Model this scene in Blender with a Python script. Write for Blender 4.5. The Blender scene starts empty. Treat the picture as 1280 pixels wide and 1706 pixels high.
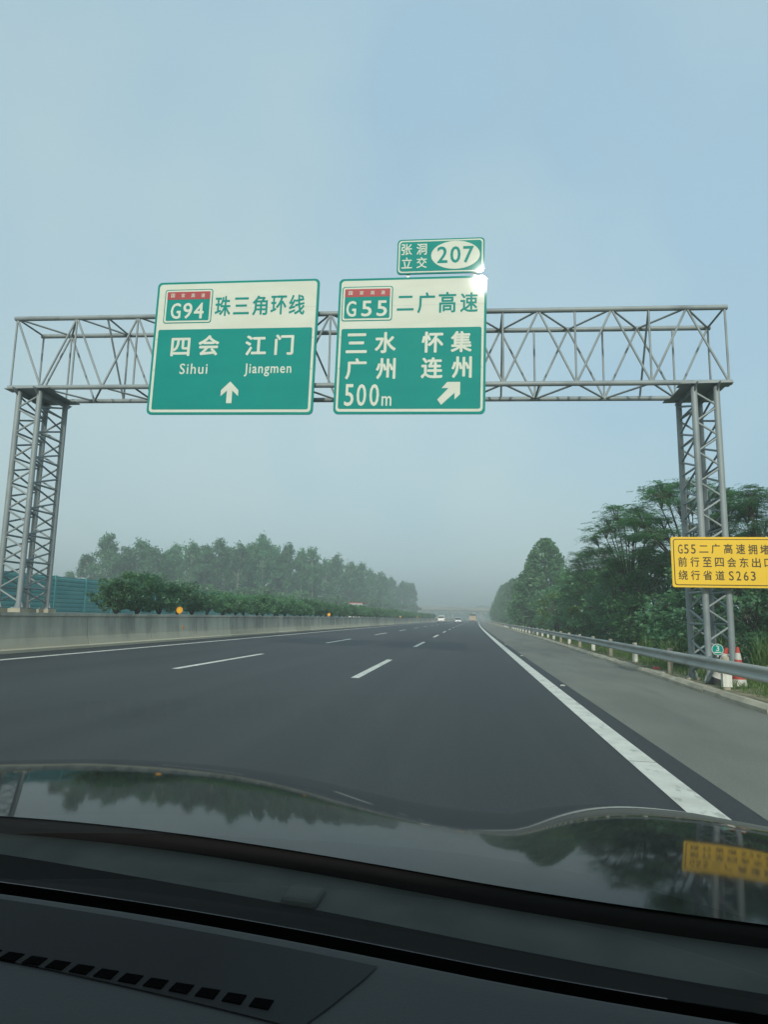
import bpy, math, random
import numpy as np
from mathutils import Matrix, Vector

sc = bpy.context.scene
COL = sc.collection
R = math.radians

# ------------------------------------------------------------------ camera
cam_d = bpy.data.cameras.new('camera')
cam = bpy.data.objects.new('camera', cam_d)
COL.objects.link(cam)
sc.camera = cam
cam_d.sensor_fit = 'VERTICAL'
cam_d.sensor_height = 36.0
cam_d.lens = 36.0 * 1120.57 / 1706.0
cam_d.clip_start = 0.01
cam_d.clip_end = 6000
CAM_Z = 1.2385
_p, _y, _r = 0.155348, 0.124988, 0.0177414
_f = Vector((-math.sin(_y) * math.cos(_p), math.cos(_y) * math.cos(_p), math.sin(_p)))
_r0 = Vector((math.cos(_y), math.sin(_y), 0))
_u0 = _r0.cross(_f)
_rt = _r0 * math.cos(_r) + _u0 * math.sin(_r)
_up = -_r0 * math.sin(_r) + _u0 * math.cos(_r)
cam.matrix_world = Matrix(((_rt.x, _up.x, -_f.x, 0), (_rt.y, _up.y, -_f.y, 0), (_rt.z, _up.z, -_f.z, CAM_Z), (0, 0, 0, 1)))

# ------------------------------------------------------------------ sky, sun, exposure
SUN_TO = Vector((0.45, -15.65, 8.30)).normalized()     # direction towards the sun: low behind the car
sun_el = math.asin(SUN_TO.z)
world = bpy.data.worlds.new('World')
sc.world = world
world.use_nodes = True
wn, wl = world.node_tree.nodes, world.node_tree.links
wn.clear()
w_out = wn.new('ShaderNodeOutputWorld')
w_bg = wn.new('ShaderNodeBackground')
w_sky = wn.new('ShaderNodeTexSky')
w_sky.sky_type = 'NISHITA'
w_sky.sun_disc = False
w_sky.sun_elevation = sun_el
w_sky.sun_rotation = math.atan2(SUN_TO.x, SUN_TO.y)
w_sky.altitude = 50
w_sky.air_density = 1.0
w_sky.dust_density = 5.0
w_sky.ozone_density = 1.0
w_tint = wn.new('ShaderNodeMix'); w_tint.data_type = 'RGBA'; w_tint.blend_type = 'MULTIPLY'
w_tint.inputs[0].default_value = 1.0
w_tint.inputs[7].default_value = (1.0, 0.97, 0.84, 1)
w_veil = wn.new('ShaderNodeMix'); w_veil.data_type = 'RGBA'       # thin high veil of cloud, the same all round
w_veil.inputs[7].default_value = (2.65, 3.70, 4.15, 1)
w_tc = wn.new('ShaderNodeTexCoord')
w_map = wn.new('ShaderNodeMapping'); w_map.inputs['Scale'].default_value = (1.0, 1.0, 1.8)
w_noise = wn.new('ShaderNodeTexNoise'); w_noise.inputs['Scale'].default_value = 1.1
w_noise.inputs['Detail'].default_value = 3; w_noise.inputs['Roughness'].default_value = 0.45
w_rng = wn.new('ShaderNodeMapRange')
w_rng.inputs[1].default_value = 0.3; w_rng.inputs[2].default_value = 0.75
w_rng.inputs[3].default_value = 0.78; w_rng.inputs[4].default_value = 0.92
wl.new(w_tc.outputs['Generated'], w_map.inputs[0]); wl.new(w_map.outputs[0], w_noise.inputs['Vector'])
wl.new(w_noise.outputs['Fac'], w_rng.inputs[0]); wl.new(w_rng.outputs[0], w_veil.inputs[0])
wl.new(w_sky.outputs[0], w_tint.inputs[6]); wl.new(w_tint.outputs[2], w_veil.inputs[6])
w_map2 = wn.new('ShaderNodeMapping'); w_map2.inputs['Location'].default_value = (7.7, 1.2, 4.4); w_map2.inputs['Scale'].default_value = (-1, 1, 1)
w_n2 = wn.new('ShaderNodeTexNoise'); w_n2.inputs['Scale'].default_value = 1.4; w_n2.inputs['Detail'].default_value = 4; w_n2.inputs['Roughness'].default_value = 0.5
w_r2 = wn.new('ShaderNodeMapRange'); w_r2.inputs[1].default_value = 0.36; w_r2.inputs[2].default_value = 0.64
w_tone = wn.new('ShaderNodeMix'); w_tone.data_type = 'RGBA'
w_tone.inputs[6].default_value = (2.22, 3.22, 4.00, 1); w_tone.inputs[7].default_value = (3.05, 3.80, 3.98, 1)
wl.new(w_tc.outputs['Generated'], w_map2.inputs[0]); wl.new(w_map2.outputs[0], w_n2.inputs['Vector']); wl.new(w_n2.outputs['Fac'], w_r2.inputs[0])
wl.new(w_r2.outputs[0], w_tone.inputs[0]); wl.new(w_tone.outputs[2], w_veil.inputs[7])
wl.new(w_veil.outputs[2], w_bg.inputs[0]); wl.new(w_bg.outputs[0], w_out.inputs[0])
w_bg.inputs[1].default_value = 0.15

sun_d = bpy.data.lights.new('sun', 'SUN')
sun_d.energy = 2.0
sun_d.angle = R(1.2)
sun_d.color = (1.0, 0.95, 0.86)
sun = bpy.data.objects.new('sun', sun_d)
COL.objects.link(sun)
sun.rotation_euler = SUN_TO.to_track_quat('Z', 'Y').to_euler()

sc.view_settings.view_transform = 'Standard'
sc.view_settings.look = 'None'
sc.view_settings.exposure = 0.5
sc.view_settings.gamma = 1.0
sc.cycles.use_denoising = True
sc.cycles.volume_bounces = 1
sc.cycles.transparent_max_bounces = 24
sc.cycles.max_bounces = 8

# ------------------------------------------------------------------ helpers
def mat(name, color, rough=0.6, metal=0.0, coat=0.0, var=0.0, scale=3.0, color2=None, bump=0.0, bscale=40.0,
        rand=0.0, spec=None, stretch=(1, 1, 1), detail=4.0, lo=0.35, hi=0.65, coords='Object', coat_rough=0.05, bdist=0.01):
    m = bpy.data.materials.new(name); m.use_nodes = True
    n, l = m.node_tree.nodes, m.node_tree.links
    b = n['Principled BSDF']
    b.inputs['Roughness'].default_value = rough
    b.inputs['Metallic'].default_value = metal
    b.inputs['Coat Weight'].default_value = coat
    b.inputs['Coat Roughness'].default_value = coat_rough
    if spec is not None: b.inputs['Specular IOR Level'].default_value = spec
    b.inputs['Base Color'].default_value = (*color, 1)
    tc = None
    if color2 is not None or bump:
        tc = n.new('ShaderNodeTexCoord'); mp = n.new('ShaderNodeMapping')
        mp.inputs['Scale'].default_value = stretch
        if coords == 'World':
            g = n.new('ShaderNodeNewGeometry'); l.new(g.outputs['Position'], mp.inputs[0])
        else:
            l.new(tc.outputs[coords], mp.inputs[0])
    if color2 is not None:
        nz = n.new('ShaderNodeTexNoise'); nz.inputs['Scale'].default_value = scale; nz.inputs['Detail'].default_value = detail
        l.new(mp.outputs[0], nz.inputs['Vector'])
        rp = n.new('ShaderNodeMapRange'); rp.inputs[1].default_value = lo; rp.inputs[2].default_value = hi
        l.new(nz.outputs['Fac'], rp.inputs[0])
        mx = n.new('ShaderNodeMix'); mx.data_type = 'RGBA'
        mx.inputs[6].default_value = (*color, 1); mx.inputs[7].default_value = (*color2, 1)
        l.new(rp.outputs[0], mx.inputs[0]); l.new(mx.outputs[2], b.inputs['Base Color'])
    if bump:
        nb = n.new('ShaderNodeTexNoise'); nb.inputs['Scale'].default_value = bscale; nb.inputs['Detail'].default_value = 5
        l.new(mp.outputs[0], nb.inputs['Vector'])
        bp = n.new('ShaderNodeBump'); bp.inputs['Strength'].default_value = bump; bp.inputs['Distance'].default_value = bdist
        l.new(nb.outputs['Fac'], bp.inputs['Height']); l.new(bp.outputs[0], b.inputs['Normal'])
    return m

def leaf_mat(name, c1, c2, trans=0.45):
    m = bpy.data.materials.new(name); m.use_nodes = True
    n, l = m.node_tree.nodes, m.node_tree.links
    n.clear()
    out = n.new('ShaderNodeOutputMaterial'); g = n.new('ShaderNodeNewGeometry'); oi = n.new('ShaderNodeObjectInfo')
    mx = n.new('ShaderNodeMix'); mx.data_type = 'RGBA'
    mx.inputs[6].default_value = (*c1, 1); mx.inputs[7].default_value = (*c2, 1)
    l.new(g.outputs['Random Per Island'], mx.inputs[0])
    hs = n.new('ShaderNodeHueSaturation')
    mr = n.new('ShaderNodeMapRange'); mr.inputs[3].default_value = 0.75; mr.inputs[4].default_value = 1.25
    l.new(oi.outputs['Random'], mr.inputs[0]); l.new(mr.outputs[0], hs.inputs['Value']); l.new(mx.outputs[2], hs.inputs['Color'])
    d = n.new('ShaderNodeBsdfDiffuse'); t = n.new('ShaderNodeBsdfTranslucent'); gl = n.new('ShaderNodeBsdfGlossy')
    gl.inputs['Roughness'].default_value = 0.45; gl.inputs['Color'].default_value = (0.8, 0.8, 0.8, 1)
    ms = n.new('ShaderNodeMixShader'); ms.inputs[0].default_value = trans
    m2 = n.new('ShaderNodeMixShader'); m2.inputs[0].default_value = 0.035
    l.new(hs.outputs[0], d.inputs[0]); l.new(hs.outputs[0], t.inputs[0])
    l.new(d.outputs[0], ms.inputs[1]); l.new(t.outputs[0], ms.inputs[2])
    l.new(ms.outputs[0], m2.inputs[1]); l.new(gl.outputs[0], m2.inputs[2]); l.new(m2.outputs[0], out.inputs[0])
    return m

def link(o, parent=None, label=None, category=None, group=None, kind=None):
    COL.objects.link(o)
    if parent is not None: o.parent = parent
    if label: o['label'] = label
    if category: o['category'] = category
    if group: o['group'] = group
    if kind: o['kind'] = kind
    return o

def thing(name, loc, label, category, group=None, rot=(0, 0, 0), scale=1.0):
    o = bpy.data.objects.new(name, None)
    o.empty_display_size = 0.2
    o.location = loc; o.rotation_euler = rot; o.scale = (scale,) * 3 if not hasattr(scale, '__len__') else scale
    return link(o, None, label, category, group)

def pymesh(name, verts, faces, m, smooth=False):
    me = bpy.data.meshes.new(name)
    me.from_pydata([tuple(v) for v in verts], [], [tuple(f) for f in faces])
    for mm in (m if isinstance(m, (list, tuple)) else [m]): me.materials.append(mm)
    if smooth:
        me.polygons.foreach_set('use_smooth', [True] * len(me.polygons))
    me.update()
    return me

def obj(name, me, parent=None, **k):
    o = bpy.data.objects.new(name, me)
    return link(o, parent, **k)

def quads_mesh(name, V, m, nv=4):
    """V: (n*nv,3) array, every nv verts one face."""
    V = np.asarray(V, dtype=np.float32).reshape(-1, 3)
    n = len(V) // nv
    me = bpy.data.meshes.new(name)
    me.vertices.add(n * nv); me.loops.add(n * nv); me.polygons.add(n)
    me.vertices.foreach_set('co', V.ravel())
    me.loops.foreach_set('vertex_index', np.arange(n * nv, dtype=np.int32))
    me.polygons.foreach_set('loop_start', np.arange(0, n * nv, nv, dtype=np.int32))
    me.polygons.foreach_set('loop_total', np.full(n, nv, dtype=np.int32))
    me.materials.append(m)
    me.update(calc_edges=True); me.validate()
    return me

class MB:
    def __init__(s): s.v = []; s.f = []
    def add(s, v, f):
        o = len(s.v); s.v += [tuple(x) for x in v]; s.f += [tuple(i + o for i in q) for q in f]
    def box(s, x0, x1, y0, y1, z0, z1):
        s.add([(x0, y0, z0), (x1, y0, z0), (x1, y1, z0), (x0, y1, z0), (x0, y0, z1), (x1, y0, z1), (x1, y1, z1), (x0, y1, z1)],
              [(0, 3, 2, 1), (4, 5, 6, 7), (0, 1, 5, 4), (1, 2, 6, 5), (2, 3, 7, 6), (3, 0, 4, 7)])
    def tube(s, pts, rad, n=8, caps=True):
        pts = [Vector(p) for p in pts]; base = len(s.v); rings = []
        for i, p in enumerate(pts):
            d = (pts[min(i + 1, len(pts) - 1)] - pts[max(i - 1, 0)]).normalized()
            a = d.orthogonal().normalized() if i == 0 else (a - d * a.dot(d)).normalized()
            b = d.cross(a)
            r = rad[i] if hasattr(rad, '__len__') else rad
            ring = []
            for k in range(n):
                t = 2 * math.pi * k / n
                s.v.append(tuple(p + a * (r * math.cos(t)) + b * (r * math.sin(t)))); ring.append(len(s.v) - 1)
            rings.append(ring)
        for i in range(len(rings) - 1):
            for k in range(n):
                s.f.append((rings[i][k], rings[i][(k + 1) % n], rings[i + 1][(k + 1) % n], rings[i + 1][k]))
        if caps:
            s.f.append(tuple(reversed(rings[0]))); s.f.append(tuple(rings[-1]))
    def lathe(s, prof, n=20, c=(0, 0, 0)):
        """prof: list of (r,z)"""
        rings = []
        for r, z in prof:
            ring = []
            for k in range(n):
                t = 2 * math.pi * k / n
                s.v.append((c[0] + r * math.cos(t), c[1] + r * math.sin(t), c[2] + z)); ring.append(len(s.v) - 1)
            rings.append(ring)
        for i in range(len(rings) - 1):
            for k in range(n):
                s.f.append((rings[i][k], rings[i][(k + 1) % n], rings[i + 1][(k + 1) % n], rings[i + 1][k]))
        s.f.append(tuple(reversed(rings[0]))); s.f.append(tuple(rings[-1]))
    def prism(s, poly, y0, y1):
        """poly in (x,z), extruded along y"""
        n = len(poly)
        s.add([(x, y0, z) for x, z in poly] + [(x, y1, z) for x, z in poly],
              [tuple(range(n)), tuple(range(2 * n - 1, n - 1, -1))] + [(i, i + n, (i + 1) % n + n, (i + 1) % n) for i in range(n)])
    def mesh(s, name, m, smooth=False):
        me = pymesh(name, s.v, s.f, m, smooth)
        return me
    def build(s, name, m, parent=None, smooth=False, **k):
        return obj(name, s.mesh(name, m, smooth), parent, **k)

_unit = {}
def unit_cyl(m):
    if m.name not in _unit:
        b = MB(); n = 12
        b.v = [(math.cos(2 * math.pi * k / n), math.sin(2 * math.pi * k / n), z) for z in (0, 1) for k in range(n)]
        b.f = [(k, (k + 1) % n, (k + 1) % n + n, k + n) for k in range(n)] + [tuple(range(n - 1, -1, -1)), tuple(range(n, 2 * n))]
        me = b.mesh('round_bar', m)
        me.polygons.foreach_set('use_smooth', [True] * n + [False, False])
        _unit[m.name] = me
    return _unit[m.name]

def bar(name, a, b, r, m, parent, origin):
    a = Vector(a) - Vector(origin); b = Vector(b) - Vector(origin)
    d = b - a
    o = obj(name, unit_cyl(m), parent)
    q = d.to_track_quat('Z', 'Y').to_matrix().to_4x4()
    o.matrix_basis = Matrix.Translation(a) @ q @ Matrix.Diagonal((r, r, d.length, 1))
    return o

def bevel(o, w=0.01, seg=2):
    md = o.modifiers.new('bevel', 'BEVEL'); md.width = w; md.segments = seg; md.limit_method = 'ANGLE'
    return o

def copy_thing(src, loc, rz=None, scale=None, label=None):
    c = src.copy(); COL.objects.link(c); c.location = loc
    if rz is not None: c.rotation_euler = (0, 0, rz)
    if scale is not None: c.scale = (scale,) * 3 if not hasattr(scale, '__len__') else scale
    if label: c['label'] = label
    for ch in list(src.children):
        k = ch.copy(); COL.objects.link(k); k.parent = c
        for g in list(ch.children):
            q = g.copy(); COL.objects.link(q); q.parent = k
    return c

ORD = ['first', 'second', 'third', 'fourth', 'fifth', 'sixth', 'seventh', 'eighth', 'ninth', 'tenth', 'eleventh', 'twelfth',
       'thirteenth', 'fourteenth', 'fifteenth', 'sixteenth', 'seventeenth', 'eighteenth', 'nineteenth', 'twentieth']
TENS = {2: 'twenty', 3: 'thirty', 4: 'forty', 5: 'fifty', 6: 'sixty', 7: 'seventy', 8: 'eighty', 9: 'ninety'}
def ordinal(i):
    n = i + 1
    if n <= 20: return ORD[n - 1]
    t, u = divmod(n, 10)
    return TENS[t] + '-' + ORD[u - 1] if u else TENS[t][:-1] + 'ieth'

def dx(Y):
    """the road bends gently right, then back"""
    if Y <= 0: return 0.0
    v = 4.4e-5 * Y * Y
    if Y > 150: v -= 2.2e-7 * (Y - 150) ** 3
    return v
def hd(Y):
    return math.atan2(dx(Y + 1) - dx(Y - 1), 2.0)
S = 0.02
def gz(x): return -S * x          # crossfall of the carriageway

# ------------------------------------------------------------------ materials
M = {}
M['asphalt'] = mat('asphalt_new', (0.018, 0.021, 0.024), 0.68, color2=(0.029, 0.033, 0.036), scale=0.35, stretch=(1, 0.12, 1), coords='World', bump=0.35, bscale=60, bdist=0.006, detail=8)
M['asphalt_old'] = mat('asphalt_worn', (0.135, 0.143, 0.120), 0.85, color2=(0.180, 0.187, 0.156), scale=0.9, stretch=(1, 0.35, 1), coords='World', bump=0.35, bscale=70, bdist=0.006, detail=9)
M['paint'] = mat('road_paint', (0.74, 0.74, 0.66), 0.6, color2=(0.60, 0.60, 0.53), scale=3.5, coords='World', bump=0.25, bscale=25, detail=8)
M['concrete'] = mat('kerb_concrete', (0.46, 0.43, 0.33), 0.9, color2=(0.31, 0.285, 0.22), scale=1.6, coords='World', bump=0.4, bscale=25, detail=8)
M['steel'] = mat('grey_painted_steel', (0.255, 0.295, 0.30), 0.55, 0.1, color2=(0.165, 0.195, 0.205), scale=1.3, coords='World', detail=7, lo=0.45, hi=0.75)
M['rail'] = mat('galvanised_rail', (0.42, 0.44, 0.41), 0.6, 0.1, color2=(0.26, 0.28, 0.26), scale=1.6, coords='World', stretch=(1, 0.3, 1), detail=6)
M['sgreen'] = mat('sign_green_sheeting', (0.002, 0.225, 0.198), 0.6, spec=0.06, coat=0.13, coat_rough=0.04, color2=(0.003, 0.245, 0.210), scale=0.8, stretch=(1, 1, 3))
M['swhite'] = mat('sign_white_sheeting', (0.61, 0.645, 0.56), 0.6, spec=0.08, coat=0.14, coat_rough=0.045, color2=(0.57, 0.60, 0.515), scale=0.9, stretch=(1, 1, 4))
M['sred'] = mat('sign_red_sheeting', (0.36, 0.055, 0.060), 0.5, spec=0.2)
M['syellow'] = mat('sign_yellow_sheeting', (0.80, 0.50, 0.015), 0.5, color2=(0.76, 0.48, 0.02), scale=1.5)
M['sblack'] = mat('sign_black_print', (0.05, 0.035, 0.01), 0.6)
M['seam'] = mat('sign_panel_seam', (0.42, 0.44, 0.38), 0.8)
M['alu'] = mat('sign_back_aluminium', (0.42, 0.43, 0.42), 0.5, 0.5)
M['teal'] = mat('teal_painted_sheet', (0.025, 0.23, 0.245), 0.6, color2=(0.06, 0.27, 0.26), scale=0.9, coords='World', detail=6)
M['bark_pale'] = mat('pale_bark', (0.52, 0.50, 0.43), 0.9, color2=(0.24, 0.22, 0.18), scale=2, coords='World', stretch=(1, 1, .3))
M['bark'] = mat('brown_bark', (0.11, 0.09, 0.065), 0.9, color2=(0.06, 0.05, 0.04), scale=5, coords='World', stretch=(1, 1, .3))
M['soil'] = mat('bare_soil', (0.30, 0.25, 0.16), 0.95, color2=(0.05, 0.085, 0.03), scale=1.3, coords='World', bump=0.6, bscale=9, bdist=0.05, detail=8)
M['groundm'] = mat('grassy_ground', (0.045, 0.08, 0.028), 0.95, color2=(0.09, 0.095, 0.045), scale=0.25, coords='World', bump=0.6, bscale=4, bdist=0.1, detail=8)
M['leaf_euc'] = leaf_mat('eucalyptus_leaves', (0.065, 0.21, 0.105), (0.115, 0.29, 0.130))
M['leaf_dark'] = leaf_mat('dark_leaves', (0.066, 0.185, 0.096), (0.130, 0.280, 0.125))
M['leaf_mid'] = leaf_mat('mid_green_leaves', (0.068, 0.195, 0.082), (0.130, 0.290, 0.105))
M['leaf_light'] = leaf_mat('fresh_green_leaves', (0.075, 0.165, 0.035), (0.13, 0.22, 0.055))
M['leaf_hedge'] = leaf_mat('hedge_leaves', (0.088, 0.215, 0.120), (0.165, 0.325, 0.145))
M['grass'] = leaf_mat('grass_blades', (0.07, 0.15, 0.035), (0.13, 0.20, 0.06), 0.3)
M['white'] = mat('white_plastic', (0.56, 0.56, 0.52), 0.6, color2=(0.44, 0.43, 0.38), scale=6)
M['sleeve'] = mat('white_post_film', (0.74, 0.74, 0.68), 0.5, color2=(0.62, 0.61, 0.54), scale=5)
M['red'] = mat('cone_red', (0.46, 0.05, 0.035), 0.6, color2=(0.36, 0.045, 0.03), scale=9)
M['black'] = mat('black_rubber', (0.022, 0.022, 0.024), 0.7)
M['orange'] = mat('orange_reflector', (0.85, 0.36, 0.03), 0.35, coat=0.4)
M['carwhite'] = mat('white_car_paint', (0.75, 0.76, 0.76), 0.3, coat=0.8)
M['carsilver'] = mat('silver_car_paint', (0.60, 0.62, 0.63), 0.3, 0.3, coat=0.8)
M['carglass'] = mat('dark_car_glass', (0.02, 0.025, 0.028), 0.08)
M['tail'] = mat('red_tail_lamp', (0.5, 0.02, 0.02), 0.25)
M['beige'] = mat('beige_truck_panel', (0.50, 0.38, 0.27), 0.6)
M['tarp'] = mat('dark_tarpaulin', (0.06, 0.075, 0.07), 0.8)
M['bridge'] = mat('bridge_concrete', (0.34, 0.345, 0.30), 0.9, color2=(0.27, 0.275, 0.24), scale=0.3, coords='World', stretch=(1, 1, 3))
M['hood'] = mat('black_car_paint', (0.014, 0.015, 0.015), 0.5, color2=(0.026, 0.027, 0.026), scale=9, detail=9, coat=1.0, coat_rough=0.045, spec=0.0)
M['hood'].node_tree.nodes['Principled BSDF'].inputs['Coat IOR'].default_value = 1.19
M['plastic'] = mat('cowl_plastic', (0.070, 0.075, 0.068), 0.8, spec=0.25, color2=(0.05, 0.055, 0.05), scale=14, bump=0.05, bscale=300)
M['frit'] = mat('black_glass_border', (0.012, 0.0115, 0.011), 0.9, spec=0.1)
M['dash'] = mat('dashboard_vinyl', (0.020, 0.0225, 0.0235), 0.75, bump=0.2, bscale=420, bdist=0.002)
M['dashdark'] = mat('dashboard_dark_panel', (0.013, 0.013, 0.013), 0.8, spec=0.2, bump=0.1, bscale=500, bdist=0.002)
_n, _l = M['dashdark'].node_tree.nodes, M['dashdark'].node_tree.links      # dark base colour blends into the plain vinyl colour towards the right
_tc = _n.new('ShaderNodeTexCoord'); _sx = _n.new('ShaderNodeSeparateXYZ'); _mr = _n.new('ShaderNodeMapRange'); _mx = _n.new('ShaderNodeMix'); _mx.data_type = 'RGBA'
_mr.inputs[1].default_value = 0.20; _mr.inputs[2].default_value = 0.32
_mx.inputs[6].default_value = (0.012, 0.012, 0.012, 1); _mx.inputs[7].default_value = (0.020, 0.0225, 0.0235, 1)
_l.new(_tc.outputs['Object'], _sx.inputs[0]); _l.new(_sx.outputs['X'], _mr.inputs[0]); _l.new(_mr.outputs[0], _mx.inputs[0]); _l.new(_mx.outputs[2], _n['Principled BSDF'].inputs['Base Color'])
M['void'] = mat('vent_slot_black', (0.003, 0.003, 0.003), 1.0, spec=0.0)

def wear(m, scale, stretch, lo, hi, col, amount, detail=6.0):
    """lay a second, world-space pattern of wear over a material's colour"""
    n, l = m.node_tree.nodes, m.node_tree.links; b = n['Principled BSDF']
    src = b.inputs['Base Color'].links[0].from_socket
    g = n.new('ShaderNodeNewGeometry'); mp = n.new('ShaderNodeMapping'); mp.inputs['Scale'].default_value = stretch
    nz = n.new('ShaderNodeTexNoise'); nz.inputs['Scale'].default_value = scale; nz.inputs['Detail'].default_value = detail; nz.inputs['Roughness'].default_value = 0.6
    mr = n.new('ShaderNodeMapRange'); mr.inputs[1].default_value = lo; mr.inputs[2].default_value = hi; mr.inputs[4].default_value = amount
    mx = n.new('ShaderNodeMix'); mx.data_type = 'RGBA'; mx.inputs[7].default_value = (*col, 1)
    l.new(g.outputs['Position'], mp.inputs[0]); l.new(mp.outputs[0], nz.inputs['Vector']); l.new(nz.outputs['Fac'], mr.inputs[0])
    l.new(mr.outputs[0], mx.inputs[0]); l.new(src, mx.inputs[6]); l.new(mx.outputs[2], b.inputs['Base Color'])
wear(M['asphalt'], 1.0, (1.1, 0.012, 1), 0.42, 0.66, (0.055, 0.058, 0.058), 0.35)          # wheel-polished tracks
wear(M['asphalt'], 70.0, (1, 1, 1), 0.52, 0.72, (0.11, 0.11, 0.108), 0.35, 3)               # aggregate
wear(M['asphalt'], 0.9, (0.7, 0.25, 1), 0.60, 0.72, (0.014, 0.015, 0.016), 0.5)            # oil stains
wear(M['asphalt_old'], 80.0, (1, 1, 1), 0.52, 0.70, (0.32, 0.32, 0.29), 0.5, 3)
wear(M['asphalt_old'], 1.2, (1.0, 0.1, 1), 0.56, 0.74, (0.07, 0.075, 0.07), 0.5)
wear(M['paint'], 9.0, (1, 0.5, 1), 0.56, 0.66, (0.20, 0.205, 0.19), 0.5, 9)               # chipped and tyre-marked paint
wear(M['steel'], 3.0, (1, 1, 0.35), 0.60, 0.74, (0.16, 0.125, 0.09), 0.7, 9)               # rust and grime
wear(M['rail'], 2.5, (1, 0.6, 1), 0.56, 0.74, (0.15, 0.135, 0.11), 0.6, 9)

# stained concrete of the median barrier: rain streaks from the top, sandy dust at the foot
def barrier_mat():
    m = bpy.data.materials.new('stained_barrier_concrete'); m.use_nodes = True
    n, l = m.node_tree.nodes, m.node_tree.links; b = n['Principled BSDF']
    b.inputs['Roughness'].default_value = 0.9
    g = n.new('ShaderNodeNewGeometry'); mp = n.new('ShaderNodeMapping'); mp.inputs['Scale'].default_value = (1, 1.0, 0.22)
    l.new(g.outputs['Position'], mp.inputs[0])
    n1 = n.new('ShaderNodeTexNoise'); n1.inputs['Scale'].default_value = 1.3; n1.inputs['Detail'].default_value = 8; n1.inputs['Roughness'].default_value = 0.62
    l.new(mp.outputs[0], n1.inputs['Vector'])
    n2 = n.new('ShaderNodeTexNoise'); n2.inputs['Scale'].default_value = 2.2; n2.inputs['Detail'].default_value = 8
    l.new(g.outputs['Position'], n2.inputs['Vector'])
    r1 = n.new('ShaderNodeMapRange'); r1.inputs[1].default_value = 0.40; r1.inputs[2].default_value = 0.68; l.new(n1.outputs['Fac'], r1.inputs[0])
    tc = n.new('ShaderNodeTexCoord'); sx = n.new('ShaderNodeSeparateXYZ'); l.new(tc.outputs['Object'], sx.inputs[0])
    ad = n.new('ShaderNodeMath'); ad.operation = 'MULTIPLY_ADD'; ad.inputs[1].default_value = 0.5; l.new(n2.outputs['Fac'], ad.inputs[0]); l.new(sx.outputs['Z'], ad.inputs[2])
    r2 = n.new('ShaderNodeMapRange'); r2.inputs[1].default_value = 0.38; r2.inputs[2].default_value = 0.75; l.new(ad.outputs[0], r2.inputs[0])
    oi = n.new('ShaderNodeObjectInfo')
    mA = n.new('ShaderNodeMix'); mA.data_type = 'RGBA'; mA.inputs[6].default_value = (0.50, 0.495, 0.41, 1); mA.inputs[7].default_value = (0.235, 0.24, 0.205, 1)
    l.new(r1.outputs[0], mA.inputs[0])
    mB = n.new('ShaderNodeMix'); mB.data_type = 'RGBA'; mB.inputs[6].default_value = (0.52, 0.48, 0.36, 1)
    l.new(r2.outputs[0], mB.inputs[0]); l.new(mA.outputs[2], mB.inputs[7])
    hs = n.new('ShaderNodeHueSaturation'); mr = n.new('ShaderNodeMapRange'); mr.inputs[3].default_value = 0.82; mr.inputs[4].default_value = 1.2
    l.new(oi.outputs['Random'], mr.inputs[0]); l.new(mr.outputs[0], hs.inputs['Value']); l.new(mB.outputs[2], hs.inputs['Color'])
    l.new(hs.outputs[0], b.inputs['Base Color'])
    bp = n.new('ShaderNodeBump'); bp.inputs['Strength'].default_value = 0.4; bp.inputs['Distance'].default_value = 0.01
    l.new(n2.outputs['Fac'], bp.inputs['Height']); l.new(bp.outputs[0], b.inputs['Normal'])
    return m
M['barrier'] = barrier_mat()

def glass_mat():
    m = bpy.data.materials.new('windshield_glass'); m.use_nodes = True
    n, l = m.node_tree.nodes, m.node_tree.links; n.clear()
    out = n.new('ShaderNodeOutputMaterial'); t = n.new('ShaderNodeBsdfTransparent'); t.inputs[0].default_value = (0.93, 0.965, 0.95, 1)
    g = n.new('ShaderNodeBsdfGlossy'); g.inputs['Roughness'].default_value = 0.0
    fr = n.new('ShaderNodeFresnel'); fr.inputs[0].default_value = 1.5
    ms = n.new('ShaderNodeMixShader')
    l.new(fr.outputs[0], ms.inputs[0]); l.new(t.outputs[0], ms.inputs[1]); l.new(g.outputs[0], ms.inputs[2]); l.new(ms.outputs[0], out.inputs[0])
    return m
M['glass'] = glass_mat()

# ------------------------------------------------------------------ ground and road
def strip(name, x0, x1, m, y0=-60, y1=760, step=5.0, lift=0.0, zf=gz, parent=None, kind='structure', nx=1, bend=True, **k):
    V, F = [], []
    ys = np.arange(y0, y1 + .01, step)
    for Y in ys:
        for i in range(nx + 1):
            x = x0 + (x1 - x0) * i / nx
            V.append((x + (dx(Y) if bend else 0), Y, zf(x) + lift))
    for j in range(len(ys) - 1):
        for i in range(nx):
            a = j * (nx + 1) + i
            F.append((a, a + 1, a + nx + 2, a + nx + 1))
    return obj(name, pymesh(name, V, F, m), parent, kind=kind, **k)

gm = MB()
gm.add([(-1500, -600, -0.75), (1500, -600, -0.75), (1500, 2400, -0.75), (-1500, 2400, -0.75)], [(0, 1, 2, 3)])
ground = gm.build('ground', M['groundm'], kind='structure')
XE = 1.467                                            # right edge line, inner side
road = strip('road', -11.6, 1.96, M['asphalt'])
shoulder = strip('road_shoulder', 1.955, 5.2, M['asphalt_old'], lift=-0.004)
opp = strip('opposite_carriageway', -31.5, -13.9, M['asphalt_old'], zf=lambda x: 0.22)
strip('road_embankment', -31.6, -31.5, M['groundm'], zf=lambda x: 0.215 if x > -31.55 else -0.75)

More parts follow.
